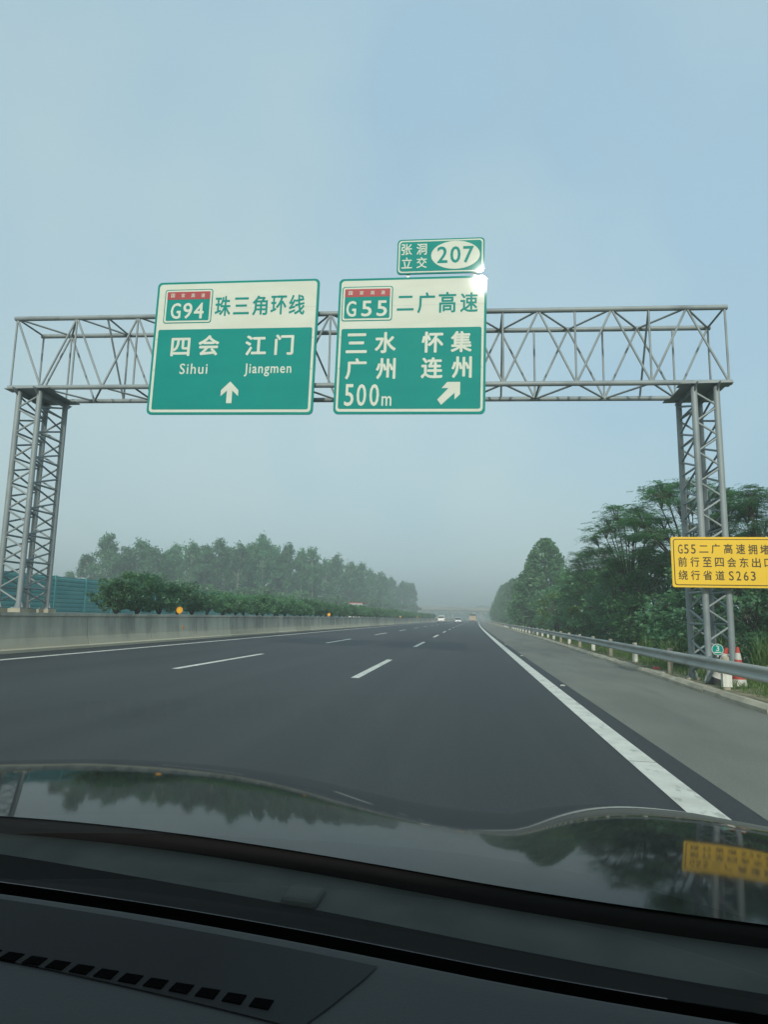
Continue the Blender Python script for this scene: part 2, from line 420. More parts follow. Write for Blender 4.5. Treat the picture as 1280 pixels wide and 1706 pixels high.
# painted markings, each its own piece of the road
def marking(name, x0, x1, y0, y1, lift=0.005):
    n = max(1, int((y1 - y0) / 3)); V, F = [], []
    for i in range(n + 1):
        Y = y0 + (y1 - y0) * i / n
        V += [(x0 + dx(Y), Y, gz(x0) + lift), (x1 + dx(Y), Y, gz(x1) + lift)]
    F = [(2 * i, 2 * i + 1, 2 * i + 3, 2 * i + 2) for i in range(n)]
    return obj(name, pymesh(name, V, F, M['paint']), road)
y = -13.3
while y < 560:
    marking('edge_line', XE, XE + 0.245, y, y + 9.985)
    marking('edge_line', XE - 11.25 - 0.18, XE - 11.25, y, y + 9.985)
    y += 10
for k in range(-1, 26):
    marking('lane_dash', XE - 3.75 - 0.02, XE - 3.75 + 0.14, 13.44 + 15 * k, 19.5 + 15 * k)
    marking('lane_dash', XE - 7.5 - 0.02, XE - 7.5 + 0.13, 13.5 + 15 * k, 19.5 + 15 * k)
for (X, Y) in [(1.86, 14.0), (1.9, 25.0), (1.9, 36), (1.9, 47)]:
    s = MB(); s.prism([(-0.05, 0), (0.05, 0), (0.03, 0.02), (-0.03, 0.02)], -0.04, 0.04)
    o = s.build('road_stud', M['white'], road); o.location = (X + dx(Y), Y, gz(X) + 0.001)

# kerb on the right, then the verge
def kx(Y): return 4.48 + 0.016 * min(max(Y - 11, 0), 40) + dx(Y)
KERB_PROF = [(-.04, -0.05), (-.035, 0.06), (0.01, 0.115), (0.08, 0.13), (0.15, 0.11), (0.18, -0.05)]
def kerb_piece(y0, y1, r):
    P = [KERB_PROF[0]] + [(x + r.uniform(-.012, .012), z + r.uniform(-.012, .012)) for x, z in KERB_PROF[1:-1]] + [KERB_PROF[-1]]
    V = [(kx(Y) + x, Y, gz(4.6) + z) for Y in (y0, y1) for x, z in P]; n = len(P)
    F = [(i, i + n, (i + 1) % n + n, (i + 1) % n) for i in range(n)] + [tuple(range(n)), tuple(range(2 * n - 1, n - 1, -1))]
    return V, F
kerb = thing('roadside_kerb', (kx(12), 12, gz(4.6)), 'low weathered concrete kerb along the right shoulder', 'kerb')
rng = random.Random(7)
y = 4.0
while y < 70:
    V, F = kerb_piece(y, y + 0.985, rng)
    o = obj('kerb_stone', pymesh('kerb_stone', V, F, M['concrete']), kerb); o.matrix_basis = Matrix.Translation((-kx(12), -12, -gz(4.6)))
    y += 1.0
mb = MB()
y = 70.0
while y < 420:
    V, F = kerb_piece(y, y + 5, rng); mb.add(V, F); y += 5
o = mb.build('far_kerb', M['concrete'], kerb, kind='stuff'); o.matrix_basis = Matrix.Translation((-kx(12), -12, -gz(4.6)))

rng = random.Random(11)
V, F = [], []
prof = [(0.12, -0.02), (0.5, -0.04), (1.0, -0.06), (1.6, -0.10), (2.6, -0.2), (4, -0.3), (7, -0.42), (14, -0.62), (30, -0.74)]
ys = list(np.arange(-20, 60, 0.8)) + list(np.arange(60, 760, 8))
for Y in ys:
    for d, z in prof:
        V.append((kx(Y) + d, Y, z + (rng.uniform(-.035, .035) if d > .2 else 0)))
n = len(prof)
F = [(j * n + i, j * n + i + 1, (j + 1) * n + i + 1, (j + 1) * n + i) for j in range(len(ys) - 1) for i in range(n - 1)]
obj('verge', pymesh('verge', V, F, M['soil'], True), kind='structure')

# median planting bed
strip('median_bed', -13.75, -11.24, M['soil'], zf=lambda x: 1.20, step=4)

# ------------------------------------------------------------------ median barrier
bar_root = thing('median_barrier', (-11.0, 2, gz(-11)), 'stained concrete median barrier running along the left edge of the road', 'barrier')
BP = [(0.04, -0.05), (0.04, 0.07), (0.0, 0.10), (-0.06, 0.34), (-0.10, 0.88), (-0.06, 0.90), (-0.06, 0.985), (-0.26, 0.985), (-0.30, 0.88), (-0.36, 0.1), (-0.36, -0.05)]
def barrier_mesh(L, nm):
    b = MB(); b.prism([(x, z) for x, z in reversed(BP)], 0, L)
    return b.mesh(nm, M['barrier'])
bmesh4 = barrier_mesh(3.975, 'barrier_panel')
def put_on_line(o, X, Y, zz, root):
    o.parent = root
    o.matrix_basis = Matrix.Translation(Vector((X + dx(Y), Y, zz)) - Vector(root.location)) @ Matrix.Rotation(-hd(Y + 2), 4, 'Z')
Y = -9.2
k = 0
while Y < 240:
    o = obj('barrier_panel', bmesh4); put_on_line(o, -11.0, Y, gz(-11), bar_root); Y += 4.0
mb = MB()
while Y < 460:
    b2 = MB(); b2.prism([(x + dx(Y), z) for x, z in reversed(BP)], Y, Y + 3.97); mb.add(b2.v, b2.f); Y += 4
o = mb.build('far_barrier', M['barrier'], bar_root, kind='stuff'); o.matrix_basis = Matrix.Translation((0, -2, 0))
# opposite face of the median
ob = MB(); Y = -20
while Y < 460:
    b2 = MB(); b2.prism([(-x + dx(Y) - 13.95 + .1, z + .22) for x, z in BP], Y, Y + 19.9); ob.add(b2.v, b2.f); Y += 20
ob.build('opposite_median_barrier', M['barrier'], label='far side concrete barrier of the planted median, facing the opposite carriageway', category='barrier')

# round orange reflectors on the barrier
def delineator(Y, label):
    t = thing('barrier_reflector', (-11.16 + dx(Y), Y, gz(-11) + 0.985), label, 'reflector', 'orange reflectors on the barrier')
    b = MB(); b.box(-0.03, 0.03, -0.015, 0.015, -0.004, 0.09); b.build('stem', M['steel'], t)
    r = 0.13 if Y < 60 else 0.12
    b = MB(); b.lathe([(r, -0.015), (r, 0.015)], 24); o = b.build('disc', M['orange'], t)
    o.matrix_basis = Matrix.Translation((0, -0.02, 0.17)) @ Matrix.Rotation(R(90), 4, 'X')
    b = MB(); b.lathe([(r * .55, -0.004), (r * .55, 0.004)], 20); o2 = b.build('lens', M['syellow'], t)
    o2.matrix_basis = Matrix.Translation((0, -0.037, 0.17)) @ Matrix.Rotation(R(90), 4, 'X')
delineator(25.3, 'round orange reflector on the barrier, the largest and nearest to the gantry tower')
delineator(53.6, 'round orange reflector on the barrier below the middle of the hedge')
delineator(108.0, 'tiny orange reflector far along the barrier, third from the camera')
delineator(140.0, 'tiny orange reflector far along the barrier, fourth from the camera')
b = MB(); b.box(-0.012, 0.012, -0.07, 0.07, -0.06, 0.06)
o = b.build('wall_reflector', M['orange'], label='small square orange reflector stuck to the barrier face under the largest disc', category='reflector')
o.location = (-11.068 + dx(25.5), 25.5, 0.72)

# ------------------------------------------------------------------ gantry
TH = 0.0195
G0 = Vector((5.52, 16.47, -0.2))
gantry = thing('sign_gantry', G0, 'grey tubular steel gantry spanning the road on two lattice towers', 'gantry')
st = M['steel']
XL, XR, YF, YB = -12.14, 6.08, 15.9, 17.05
def bz(x, top): return (9.08 if top else 7.13) + (x - XL) * ((8.66 - 9.08) if top else (6.80 - 7.13)) / (XR - XL)
def bp_(x, Y, top): return (x, Y, bz(x, top))
for Y in (YF, YB):
    for top in (True, False):
        bar('chord', bp_(XL - .06, Y, top), bp_(XR + .06, Y, top), 0.063, st, gantry, G0)
NP = 21
def nx_(i): return XL + (XR - XL) * i / NP
for (Y, par) in ((YF, 0), (YB, 1)):
    for i in range(NP):
        t0 = (i % 2) == par
        bar('truss_diagonal', bp_(nx_(i), Y, t0), bp_(nx_(i + 1), Y, not t0), 0.027, st, gantry, G0)
    for i in range(0, NP + 1):
        if i in (0, NP) or (i < 11 and i % 2 == par) or (i >= 11 and i % 2 != par):
            bar('truss_post', bp_(nx_(i), Y, True), bp_(nx_(i), Y, False), 0.026, st, gantry, G0)
for top in (True, False):
    for i in range(0, NP, 1):
        a, b_ = (YF, YB) if (i % 2 == (0 if top else 1)) else (YB, YF)
        bar('truss_lacing', bp_(nx_(i), a, top), bp_(nx_(i + 1), b_, top), 0.026, st, gantry, G0)
    for i in range(0, NP + 1, 3 if top else 4):
        bar('truss_lacing', bp_(nx_(i), YF, top), bp_(nx_(i), YB, top), 0.026, st, gantry, G0)
for i in range(3, NP, 4):
    bar('truss_lacing', bp_(nx_(i), YF, True), bp_(nx_(i), YB, False), 0.026, st, gantry, G0)

def tower(xa, xb, zbase, period, phase):
    ztop = bz((xa + xb) / 2, False) - 0.09
    legs = {}
    for xi, x in enumerate((xa, xb)):
        for yi, Y in enumerate((YF + .0, YB - .0)):
            legs[(xi, yi)] = (x, Y)
            bar('tower_leg', (x, Y, zbase), (x, Y, ztop), 0.072, st, gantry, G0)
            b = MB(); b.box(-.17, .17, -.17, .17, -.25, .06); o = b.build('footing', M['concrete'], gantry); o.location = Vector((x, Y, zbase)) - G0
            b = MB(); b.box(-.13, .13, -.13, .13, 0.062, .09)
            for sx in (-1, 1):
                b.add([(sx * .12, -.008, .09), (sx * .07, -.008, .09), (sx * .07, -.008, .24), (sx * .12, .008, .09), (sx * .07, .008, .09), (sx * .07, .008, .24)],
                      [(0, 1, 2), (5, 4, 3), (0, 3, 4, 1), (1, 4, 5, 2), (2, 5, 3, 0)])
            o = b.build('base_plate', st, gantry); o.location = Vector((x, Y, zbase)) - G0
    faces = [((0, 0), (1, 0), 0), ((0, 1), (1, 1), 1), ((0, 0), (0, 1), 1), ((1, 0), (1, 1), 0)]
    n = int((ztop - zbase - 0.35) / period)
    per = (ztop - zbase - 0.35) / n
    for a, b_, ph in faces:
        pa, pb = legs[a], legs[b_]
        for i in range(n):
            z0 = zbase + 0.22 + per * i
            za, zb_, zc = z0, z0 + per / 2, z0 + per
            if ph ^ phase: p0, p1 = pb, pa
            else: p0, p1 = pa, pb
            bar('tower_brace', (*p0, za), (*p1, zb_ - .015), 0.025, st, gantry, G0)
            bar('tower_brace', (*p1, zb_ + .015), (*p0, zc), 0.025, st, gantry, G0)
        if a[0] == b_[0]:
            for i in range(n):
                z0 = zbase + 0.22 + per * (i + .5)
                bar('tower_strut', (*pa, z0 + .02), (*pb, z0 + .02), 0.026, st, gantry, G0)
    # cap: two deep plates across the legs and a top plate
    for x in (xa, xb):
        b = MB()
        b.add([(x - .012, YF - .3, ztop + .02), (x - .012, YB + .3, ztop + .02), (x - .012, YB + .12, ztop - .12), (x - .012, YF - .12, ztop - .12),
               (x + .012, YF - .3, ztop + .02), (x + .012, YB + .3, ztop + .02), (x + .012, YB + .12, ztop - .12), (x + .012, YF - .12, ztop - .12)],
              [(0, 1, 2, 3), (7, 6, 5, 4), (0, 4, 5, 1), (1, 5, 6, 2), (2, 6, 7, 3), (3, 7, 4, 0)])
        o = b.build('cap_rib', st, gantry); o.location = -G0
    for Y in (YF, YB):
        b = MB(); b.box(xa - .34, xb + .34, Y - .16, Y + .16, ztop + .022, ztop + .044); o = b.build('cap_plate', st, gantry); o.location = -G0
    b = MB(); b.box(xa - .26, xb + .26, YF + .165, YB - .165, ztop + .022, ztop + .04); o = b.build('cap_plate', st, gantry); o.location = -G0
tower(5.28, 5.78, -0.1, 0.66, 0)
tower(-11.86, -11.27, 1.24, 0.62, 1)

# ------------------------------------------------------------------ lettering
_font = bpy.data.curves.new('font_probe', 'FONT').font
def glyph(ch, off):
    cu = bpy.data.curves.new('glyph', 'FONT'); cu.body = ch; cu.size = 1.0
    cu.space_character = 1.15; cu.resolution_u = 3; cu.fill_mode = 'FRONT'
    o = bpy.data.objects.new('glyph', cu); COL.objects.link(o)
    dg = bpy.context.evaluated_depsgraph_get()
    me = o.evaluated_get(dg).to_mesh()
    V = np.array([v.co[:] for v in me.vertices]); F = [tuple(p.vertices) for p in me.polygons]
    o.evaluated_get(dg).to_mesh_clear()
    bpy.data.objects.remove(o); bpy.data.curves.remove(cu)
    return V, F
_g = {}
def lettering(root, items, m, yoff, off=0.012, name='lettering'):
    """items: (text, cx, cz, w, h) in the sign's own plane"""
    b = MB()
    for ch, cx, cz, w, h in items:
        if (ch, off) not in _g: _g[(ch, off)] = glyph(ch, 0)
        V, F = _g[(ch, off)]
        d = off * 1.15 * min(h, w * 1.3) if len(ch) == 1 else off * h * 2.0
        lo, hi = V.min(0), V.max(0)
        sx, sz = (w - 2 * d) / (hi[0] - lo[0]), (h - 2 * d) / (hi[1] - lo[1])
        for q in range(9):                          # thicken the strokes: the outline swept round a small circle
            ox, oz = (0, 0) if q == 8 else (d * math.cos(q * math.pi / 4), d * math.sin(q * math.pi / 4))
            P = [(cx + ox + (v[0] - (lo[0] + hi[0]) / 2) * sx, yoff - q * .00015, cz + oz + (v[1] - (lo[1] + hi[1]) / 2) * sz) for v in V]
            b.add(P, F)
    return b.build(name, m, root)

def rrect(x0, x1, z0, z1, r, n=6):
    pts = []
    for cx, cz, a0 in ((x1 - r, z1 - r, 0), (x0 + r, z1 - r, 90), (x0 + r, z0 + r, 180), (x1 - r, z0 + r, 270)):
        for k in range(n + 1):
            a = R(a0 + 90 * k / n); pts.append((cx + r * math.cos(a), cz + r * math.sin(a)))
    return pts
def plate(root, name, pts, y, m, th=0.003):
    b = MB(); b.prism(pts, y, y - th)
    return b.build(name, m, root)

def big_sign(name, loc, half, H, label, split, panel, shield, band, small, code, head, body, arrow_pts):
    t = thing(name, loc, label, 'road sign', rot=(0, TH, 0))
    plate(t, 'sign_panel', rrect(-half, half, 0, H, 0.12), 0.02, M['sgreen'], 0.035)
    plate(t, 'white_field', rrect(-half + .06, half - .06, .06, H - .06, 0.09), -0.0155, M['swhite'])
    x0, x1, z0, z1 = panel
    plate(t, 'green_field', rrect(x0, x1, z0, z1, 0.05), -0.0195, M['sgreen'])
    # route badge
    cx, cz, w, h = shield
    bd = plate(t, 'route_badge', rrect(cx - w / 2, cx + w / 2, cz - h / 2, cz + h / 2, .07), -0.0195, M['sgreen'])
    g = .035
    plate(bd, 'badge_white', rrect(cx - w / 2 + g * .7, cx + w / 2 - g * .7, cz - h / 2 + g * .7, cz + h / 2 - g * .7, .055), -0.0235, M['swhite'])
    plate(bd, 'badge_green', rrect(cx - w / 2 + 2 * g, cx + w / 2 - 2 * g, cz - h / 2 + 2 * g, cz + h / 2 - 2 * g, .03), -0.0275, M['sgreen'])
    plate(bd, 'badge_red', [(cx + w / 2 - 2 * g, band[0]), (cx + w / 2 - 2 * g, band[1]), (cx - w / 2 + 2 * g, band[1]), (cx - w / 2 + 2 * g, band[0])], -0.0315, M['sred'])
    lettering(bd, small, M['swhite'], -0.0365, 0.01)
    lettering(bd, code, M['swhite'], -0.0325, 0.022)
    lettering(t, head, M['sgreen'], -0.0205, 0.016)
    for line in body: lettering(t, line[0], M['swhite'], -0.0245, line[1])
    plate(t, 'arrow', arrow_pts, -0.0235, M['swhite'])
    for zs_ in (0.33, 0.56, 0.79):
        plate(t, 'panel_seam', [(half - .075, H * zs_ - .003), (half - .075, H * zs_ + .003), (-half + .075, H * zs_ + .003), (-half + .075, H * zs_ - .003)], -0.0228 if zs_ < .6 else -0.0188, M['sgreen'] if zs_ < .6 else M['seam'], 0.0006)
    b = MB()                                             # stiffeners and brackets behind
    zb = [z for z in (bz(loc[0], False) - loc[2], bz(loc[0], True) - loc[2])]
    for z in (0.35, 1.2, 2.3, H - .3): b.box(-half + .1, half - .1, 0.0205, 0.07, z - .03, z + .03)
    for x in (-half * .6, half * .6): b.box(x - .04, x + .04, 0.0705, 0.15, .25, H - .2)
    b.build('stiffener', M['alu'], t)
    return t

big_sign('direction_sign', (-5.95, 15.66, 6.185), 2.165, 3.58,
    'large green and white overhead direction sign with an upward arrow, left on the gantry', None,
    (-2.04, 2.04, 0.13, 2.27), (-1.29, 2.905, 1.30, 0.93), (3.09, 3.30),
    [('国', -1.72, 3.20, 0.10, 0.11), ('家', -1.44, 3.197, 0.10, 0.11), ('高', -1.17, 3.194, 0.10, 0.11), ('速', -0.90, 3.19, 0.10, 0.11)],
    [('G', -1.61, 2.775, 0.27, 0.437), ('9', -1.287, 2.775, 0.25, 0.436), ('4', -0.985, 2.775, 0.267, 0.435)],
    [('珠', -0.35, 2.89, 0.415, 0.549), ('三', 0.143, 2.885, 0.42, 0.462), ('角', 0.638, 2.885, 0.402, 0.537), ('环', 1.127, 2.885, 0.414, 0.516), ('线', 1.605, 2.885, 0.411, 0.541)],
    [([('四', -1.40, 1.793, 0.513, 0.497), ('会', -0.646, 1.828, 0.556, 0.551), ('江', 0.6, 1.81, 0.553, 0.534), ('门', 1.34, 1.818, 0.492, 0.543)], 0.022),
     ([('Sihui', -1.0, 1.205, 0.743, 0.283)], 0.006), ([('Jiangmen', 0.952, 1.16, 1.221, 0.345)], 0.006)],
    [(-.07, .29), (.07, .29), (.07, .62), (.228, .475), (.228, .63), (0, .86), (-.228, .63), (-.228, .475), (-.07, .62)])

big_sign('exit_sign', (-1.425, 15.66, 6.105), 1.85, 3.54,
    'large green and white overhead exit sign with a slanted arrow, right on the gantry', None,
    (-1.735, 1.735, 0.13, 2.20), (-1.115, 2.86, 1.285, 0.92), (3.04, 3.25),
    [('国', -1.545, 3.145, 0.10, 0.106), ('家', -1.26, 3.145, 0.10, 0.106), ('高', -0.985, 3.145, 0.10, 0.106), ('速', -0.72, 3.145, 0.10, 0.105)],
    [('G', -1.51, 2.725, 0.251, 0.421), ('5', -1.12, 2.725, 0.262, 0.419), ('5', -0.735, 2.725, 0.262, 0.418)],
    [('二', -0.152, 2.852, 0.422, 0.391), ('广', 0.366, 2.851, 0.436, 0.549), ('高', 0.887, 2.854, 0.433, 0.547), ('速', 1.421, 2.842, 0.429, 0.515)],
    [([('三', -1.337, 1.82, 0.532, 0.516), ('水', -0.614, 1.827, 0.526, 0.55), ('怀', 0.549, 1.821, 0.534, 0.545), ('集', 1.251, 1.825, 0.511, 0.542)], 0.022),
     ([('广', -1.325, 1.154, 0.529, 0.546), ('州', -0.583, 1.154, 0.488, 0.543), ('连', 0.549, 1.161, 0.531, 0.538), ('州', 1.271, 1.171, 0.491, 0.553)], 0.022),
     ([('5', -1.467, 0.482, 0.232, 0.562), ('0', -1.159, 0.481, 0.238, 0.56), ('0', -0.842, 0.479, 0.236, 0.559)], 0.018), ([('m', -0.535, 0.328, 0.242, 0.249)], 0.012)],
    [(0.70, 0.36), (0.795, 0.225), (1.115, 0.53), (1.115, 0.36), (1.245, 0.49), (1.245, 0.80), (0.93, 0.80), (0.80, 0.645), (0.965, 0.645)])

t = thing('exit_number_sign', (-0.665, 15.66, 9.715), 'small green plate with the number 207 in a cream oval above the exit sign', 'road sign', rot=(0, TH, 0))
plate(t, 'sign_panel', rrect(-1.09, 1.09, 0, .935, 0.10), 0.02, M['sgreen'], 0.035)
plate(t, 'white_border', rrect(-1.055, 1.055, .035, .90, 0.085), -0.0155, M['swhite'])
plate(t, 'green_field', rrect(-1.02, 1.02, .07, .865, 0.07), -0.0195, M['sgreen'])
plate(t, 'oval', [(0.372 + .605 * math.cos(a), 0.480 + .375 * math.sin(a)) for a in np.linspace(0, 2 * math.pi, 49)[:-1]], -0.0235, M['swhite'])
lettering(t, [('张', -0.852, 0.66, 0.271, 0.306), ('洞', -0.475, 0.659, 0.262, 0.305), ('立', -0.84, 0.298, 0.27, 0.296), ('交', -0.465, 0.298, 0.261, 0.295)], M['swhite'], -0.0245, .012)
lettering(t, [('2', 0.046, 0.490, 0.26, 0.447), ('0', 0.372, 0.486, 0.258, 0.445), ('7', 0.692, 0.482, 0.264, 0.444)], M['sgreen'], -0.0285, .022)
for x in (-.80, .86):
    b = MB(); b.box(x - .035, x + .035, 0.0205, 0.06, -.5, .7); b.build('mounting_post', M['alu'], t)

t = thing('yellow_notice_sign', (5.6, 15.6, 2.01), 'yellow rectangular notice board with brown lettering strapped to the right gantry tower', 'road sign')
plate(t, 'sign_panel', rrect(-1.095, 1.27, 0, 1.115, .05), 0.02, M['syellow'], 0.03)
plate(t, 'border_line', rrect(-1.05, 1.225, .045, 1.07, .06), -0.0105, M['sblack'])
plate(t, 'yellow_field', rrect(-1.032, 1.207, .063, 1.052, .05), -0.0145, M['syellow'])
lettering(t, [('G', -0.901, 0.843, 0.1, 0.208), ('5', -0.771, 0.844, 0.1, 0.207), ('5', -0.624, 0.844, 0.1, 0.207), ('二', -0.404, 0.847, 0.196, 0.16), ('广', -0.152, 0.853, 0.186, 0.221), ('高', 0.11, 0.854, 0.185, 0.221), ('速', 0.368, 0.85, 0.19, 0.221), ('拥', 0.619, 0.843, 0.189, 0.22), ('堵', 0.866, 0.839, 0.188, 0.22)], M['sblack'], -0.0190, .014)
lettering(t, [('前', -0.865, 0.561, 0.19, 0.218), ('行', -0.606, 0.56, 0.189, 0.217), ('至', -0.347, 0.558, 0.188, 0.217), ('四', -0.09, 0.556, 0.187, 0.2), ('会', 0.166, 0.554, 0.186, 0.216), ('东', 0.421, 0.552, 0.186, 0.215), ('出', 0.675, 0.551, 0.185, 0.215), ('口', 0.928, 0.549, 0.17, 0.18)], M['sblack'], -0.0190, .014)
lettering(t, [('绕', -0.867, 0.268, 0.193, 0.213), ('行', -0.608, 0.267, 0.192, 0.212), ('省', -0.351, 0.266, 0.191, 0.212), ('道', -0.094, 0.265, 0.19, 0.211), ('S', 0.14, 0.26, 0.102, 0.204), ('2', 0.292, 0.261, 0.101, 0.203), ('6', 0.446, 0.257, 0.101, 0.203), ('3', 0.594, 0.259, 0.101, 0.203)], M['sblack'], -0.0190, .014)
for z in (.28, .84):
    b = MB(); b.box(-.95, 1.15, 0.0205, 0.05, z - .025, z + .025); b.box(-.37, .23, 0.0505, 0.22, z - .02, z + .02); b.build('mounting_strap', M['alu'], t)

# ------------------------------------------------------------------ guardrail on the right
def rx(Y): return kx(Y) + 0.42
gr = thing('guardrail', (rx(14.4), 14.4, -0.1), 'galvanised steel guardrail running along the right shoulder', 'guardrail')
GO = Vector(gr.location)
W = [(-.02, .0), (-.085, .03), (-.085, .085), (-.02, .125), (-.012, .155), (-.02, .185), (-.085, .225), (-.085, .28), (-.02, .31)]
def beam(y0, y1):
    V, F = [], []
    n = len(W)
    for Y in (y0, y1):
        for s in (0, 1):
            for x, z in W: V.append((rx(Y) + x + s * .004 - GO.x, Y - GO.y, .275 + z * .86 + .1))
    for s in (0, 1):
        for i in range(n - 1):
            q = (s * n + i, s * n + i + 1, (2 + s) * n + i + 1, (2 + s) * n + i)
            F.append(q if s else q[::-1])
    F += [(0, n, 3 * n, 2 * n), (n - 1, 3 * n - 1, 4 * n - 1, 2 * n + n - 1)][0:0]
    me = pymesh('rail_beam', V, F, M['rail'], True)
    return me
Y = 2.4
pm = MB(); pm.lathe([(.072, -.4), (.072, .66), (.06, .69)], 14); post_me = pm.mesh('rail_post', M['concrete'], False)
pc = MB(); pc.lathe([(.084, .10), (.084, .36)], 14); sleeve_me = pc.mesh('white_sleeve', M['sleeve'])
pb = MB(); pb.box(-.13, -.05, -.05, .05, .36, .62); block_me = pb.mesh('spacer_block', M['rail'])
i = 0
while Y < 330:
    o = obj('rail_beam', beam(Y, Y + 4.0), gr)
    p_ = obj('rail_post', post_me, gr); p_.location = Vector((rx(Y) + .13, Y, -.1)) - GO
    if Y < 120:
        k_ = obj('spacer_block', block_me, p_)
        if (i % 2 == 1) or Y > 45:
            obj('white_sleeve', sleeve_me, p_)
    Y += 4.0; i += 1
# a squared white post casing right by the camera, and trapezoid reflectors on the beam
b = MB(); b.box(-.085, .085, -.06, .06, .10, .40); o = b.build('post_casing', M['sleeve'], gr); o.location = Vector((rx(14.4) + .13, 14.4, -.1)) - GO
for Yr in (14.75, 34.4, 54.4):
    b = MB(); b.add([(0, -.1, 0), (0, .1, .03), (0, .1, .12), (0, -.1, .15), (.01, -.1, 0), (.01, .1, .03), (.01, .1, .12), (.01, -.1, .15)],
                    [(0, 1, 2, 3), (7, 6, 5, 4), (0, 4, 5, 1), (1, 5, 6, 2), (2, 6, 7, 3), (3, 7, 4, 0)])
    o = b.build('reflector', M['white'], gr); o.location = Vector((rx(Yr) - .045, Yr, .44)) - GO

t = thing('marker_disc', (rx(14.3) - .04, 14.3, .575), 'small round green marker with a white 3 standing on the guardrail', 'marker')
b = MB(); b.box(-.015, .015, -.004, .004, 0.0, .08); b.build('stem', M['alu'], t)
def disc(r, y, m, nm):
    plate(t, nm, [(r * math.cos(a), .15 + r * math.sin(a)) for a in np.linspace(0, 2 * math.pi, 33)[:-1]], y, m, 0.004)
disc(.112, -.005, M['swhite'], 'rim'); disc(.10, -.0095, M['sgreen'], 'face')
lettering(t, [('3', 0, .175, .062, .105)], M['swhite'], -.0145, .02)
plate(t, 'white_strip', [(-.07, .085), (.07, .085), (.055, .105), (-.055, .105)], -.0135, M['swhite'], .002)

# ------------------------------------------------------------------ cones and litter by the tower
def cone(loc, tilt, label, foot='white'):
    t = thing('traffic_cone', loc, label, 'traffic cone', 'cones by the gantry tower', rot=tilt)
    b = MB(); b.box(-.2, .2, -.2, .2, 0, .045); b.box(-.16, .16, -.16, .16, .0452, .075); bevel(b.build('base', M['black'], t), .012)
    H = .88
    def rr(z): return .150 + (.032 - .150) * (z - .075) / (H - .075)
    zs = [.0755, .22, .40, .48, .62, .76, H]
    cols = [foot, 'red' if foot == 'white' else 'white', 'white' if foot == 'white' else 'red', 'red' if foot == 'white' else 'white', 'white', 'red']
    for i in range(6):
        b = MB(); b.lathe([(rr(zs[i]), zs[i]), (rr(zs[i + 1]), zs[i + 1] - .0005)], 22)
        b.build('band', M[cols[i]], t, smooth=False)
    return t
cone((5.66, 15.28, -.13), (0, 0, R(12)), 'red and white traffic cone standing behind the guardrail, rightmost')
cone((5.20, 15.35, -.11), (R(4), R(17), R(-20)), 'red and white traffic cone on a black base leaning beside the tower leg', 'black')
rng = random.Random(3)
def lump(name, loc, sx, sy, sz, m, label, cat):
    b = MB(); n, k = 9, 5; prof = []
    V = []; F = []
    for j in range(k + 1):
        ph = math.pi / 2 * j / k
        for i in range(n):
            a = 2 * math.pi * i / n; q = rng.uniform(.75, 1.15)
            V.append((sx * math.cos(a) * math.cos(ph) * q, sy * math.sin(a) * math.cos(ph) * q, sz * math.sin(ph) * rng.uniform(.8, 1.1)))
    for j in range(k):
        for i in range(n): F.append((j * n + i, j * n + (i + 1) % n, (j + 1) * n + (i + 1) % n, (j + 1) * n + i))
    o = obj(name, pymesh(name, V, F, m, False), label=label, category=cat); o.location = loc
lump('red_litter', (5.16, 19.7, -.1), .17, .14, .13, M['red'], 'crumpled red litter on the verge beside a rail post', 'litter')
b = MB(); b.tube([(0, 0, 0), (0, .12, 0), (0, .15, 0), (0, .18, 0)], [.03, .03, .013, .013], 10)
o = b.build('bottle', M['white'], label='small white plastic bottle lying by the kerb', category='bottle'); o.location = (4.92, 18.0, -.02); o.rotation_euler = (0, 0, R(60))

# ------------------------------------------------------------------ sound barrier on the far side
sb = thing('noise_barrier', (-30, 10, .2), 'teal ribbed metal noise barrier beyond the opposite carriageway', 'fence')
pan = MB()
for k in range(11):
    z = .12 + k * .31
    pan.add([(0, 0, z), (0, 3.86, z), (.05, 3.86, z + .06), (.05, 0, z + .06), (.05, 3.86, z + .22), (.05, 0, z + .22), (0, 3.86, z + .29), (0, 0, z + .29)],
            [(0, 1, 2, 3), (3, 2, 4, 5), (5, 4, 6, 7)])
pan.box(-.04, .0, 0, 3.86, 0, 3.6)
pan_me = pan.mesh('barrier_panel', M['teal'])
pp = MB(); pp.box(-.08, .09, -.065, .065, -.1, 3.65); pp_me = pp.mesh('barrier_post', M['teal'])
for k in range(45):
    Y = 14 + 4 * k
    o = obj('sound_panel', pan_me, sb); o.location = (dx(Y), Y + .07 - 10, 0)
    o = obj('sound_post', pp_me, sb); o.location = (dx(Y), Y - 10, 0)

# ------------------------------------------------------------------ foliage generators
def rand_quads(rs, C, size, flat=0.0, aspect=0.55):
    n = len(C)
    d = rs.normal(size=(n, 3)); d[:, 2] *= (1 - flat); d /= np.linalg.norm(d, axis=1)[:, None] + 1e-9
    e = rs.normal(size=(n, 3)); e[:, 2] *= (1 - flat)
    e -= (e * d).sum(1)[:, None] * d; e /= np.linalg.norm(e, axis=1)[:, None] + 1e-9
    s = size * rs.uniform(.65, 1.3, size=(n, 1))
    a, b = d * s, e * s * aspect
    return np.stack([C - a, C - b * .9 + a * .1, C + a, C + b * .9 + a * .1], 1).reshape(-1, 3)

def clump_points(rs, centre, rad, n, shell=0.5):
    u = rs.normal(size=(n, 3)); u /= np.linalg.norm(u, axis=1)[:, None]
    r = rs.uniform(0, 1, size=(n, 1)) ** (1 / 3.0) * (1 - shell) + shell * rs.uniform(.8, 1.0, size=(n, 1))
    return np.array(centre) + u * r * np.array(rad)

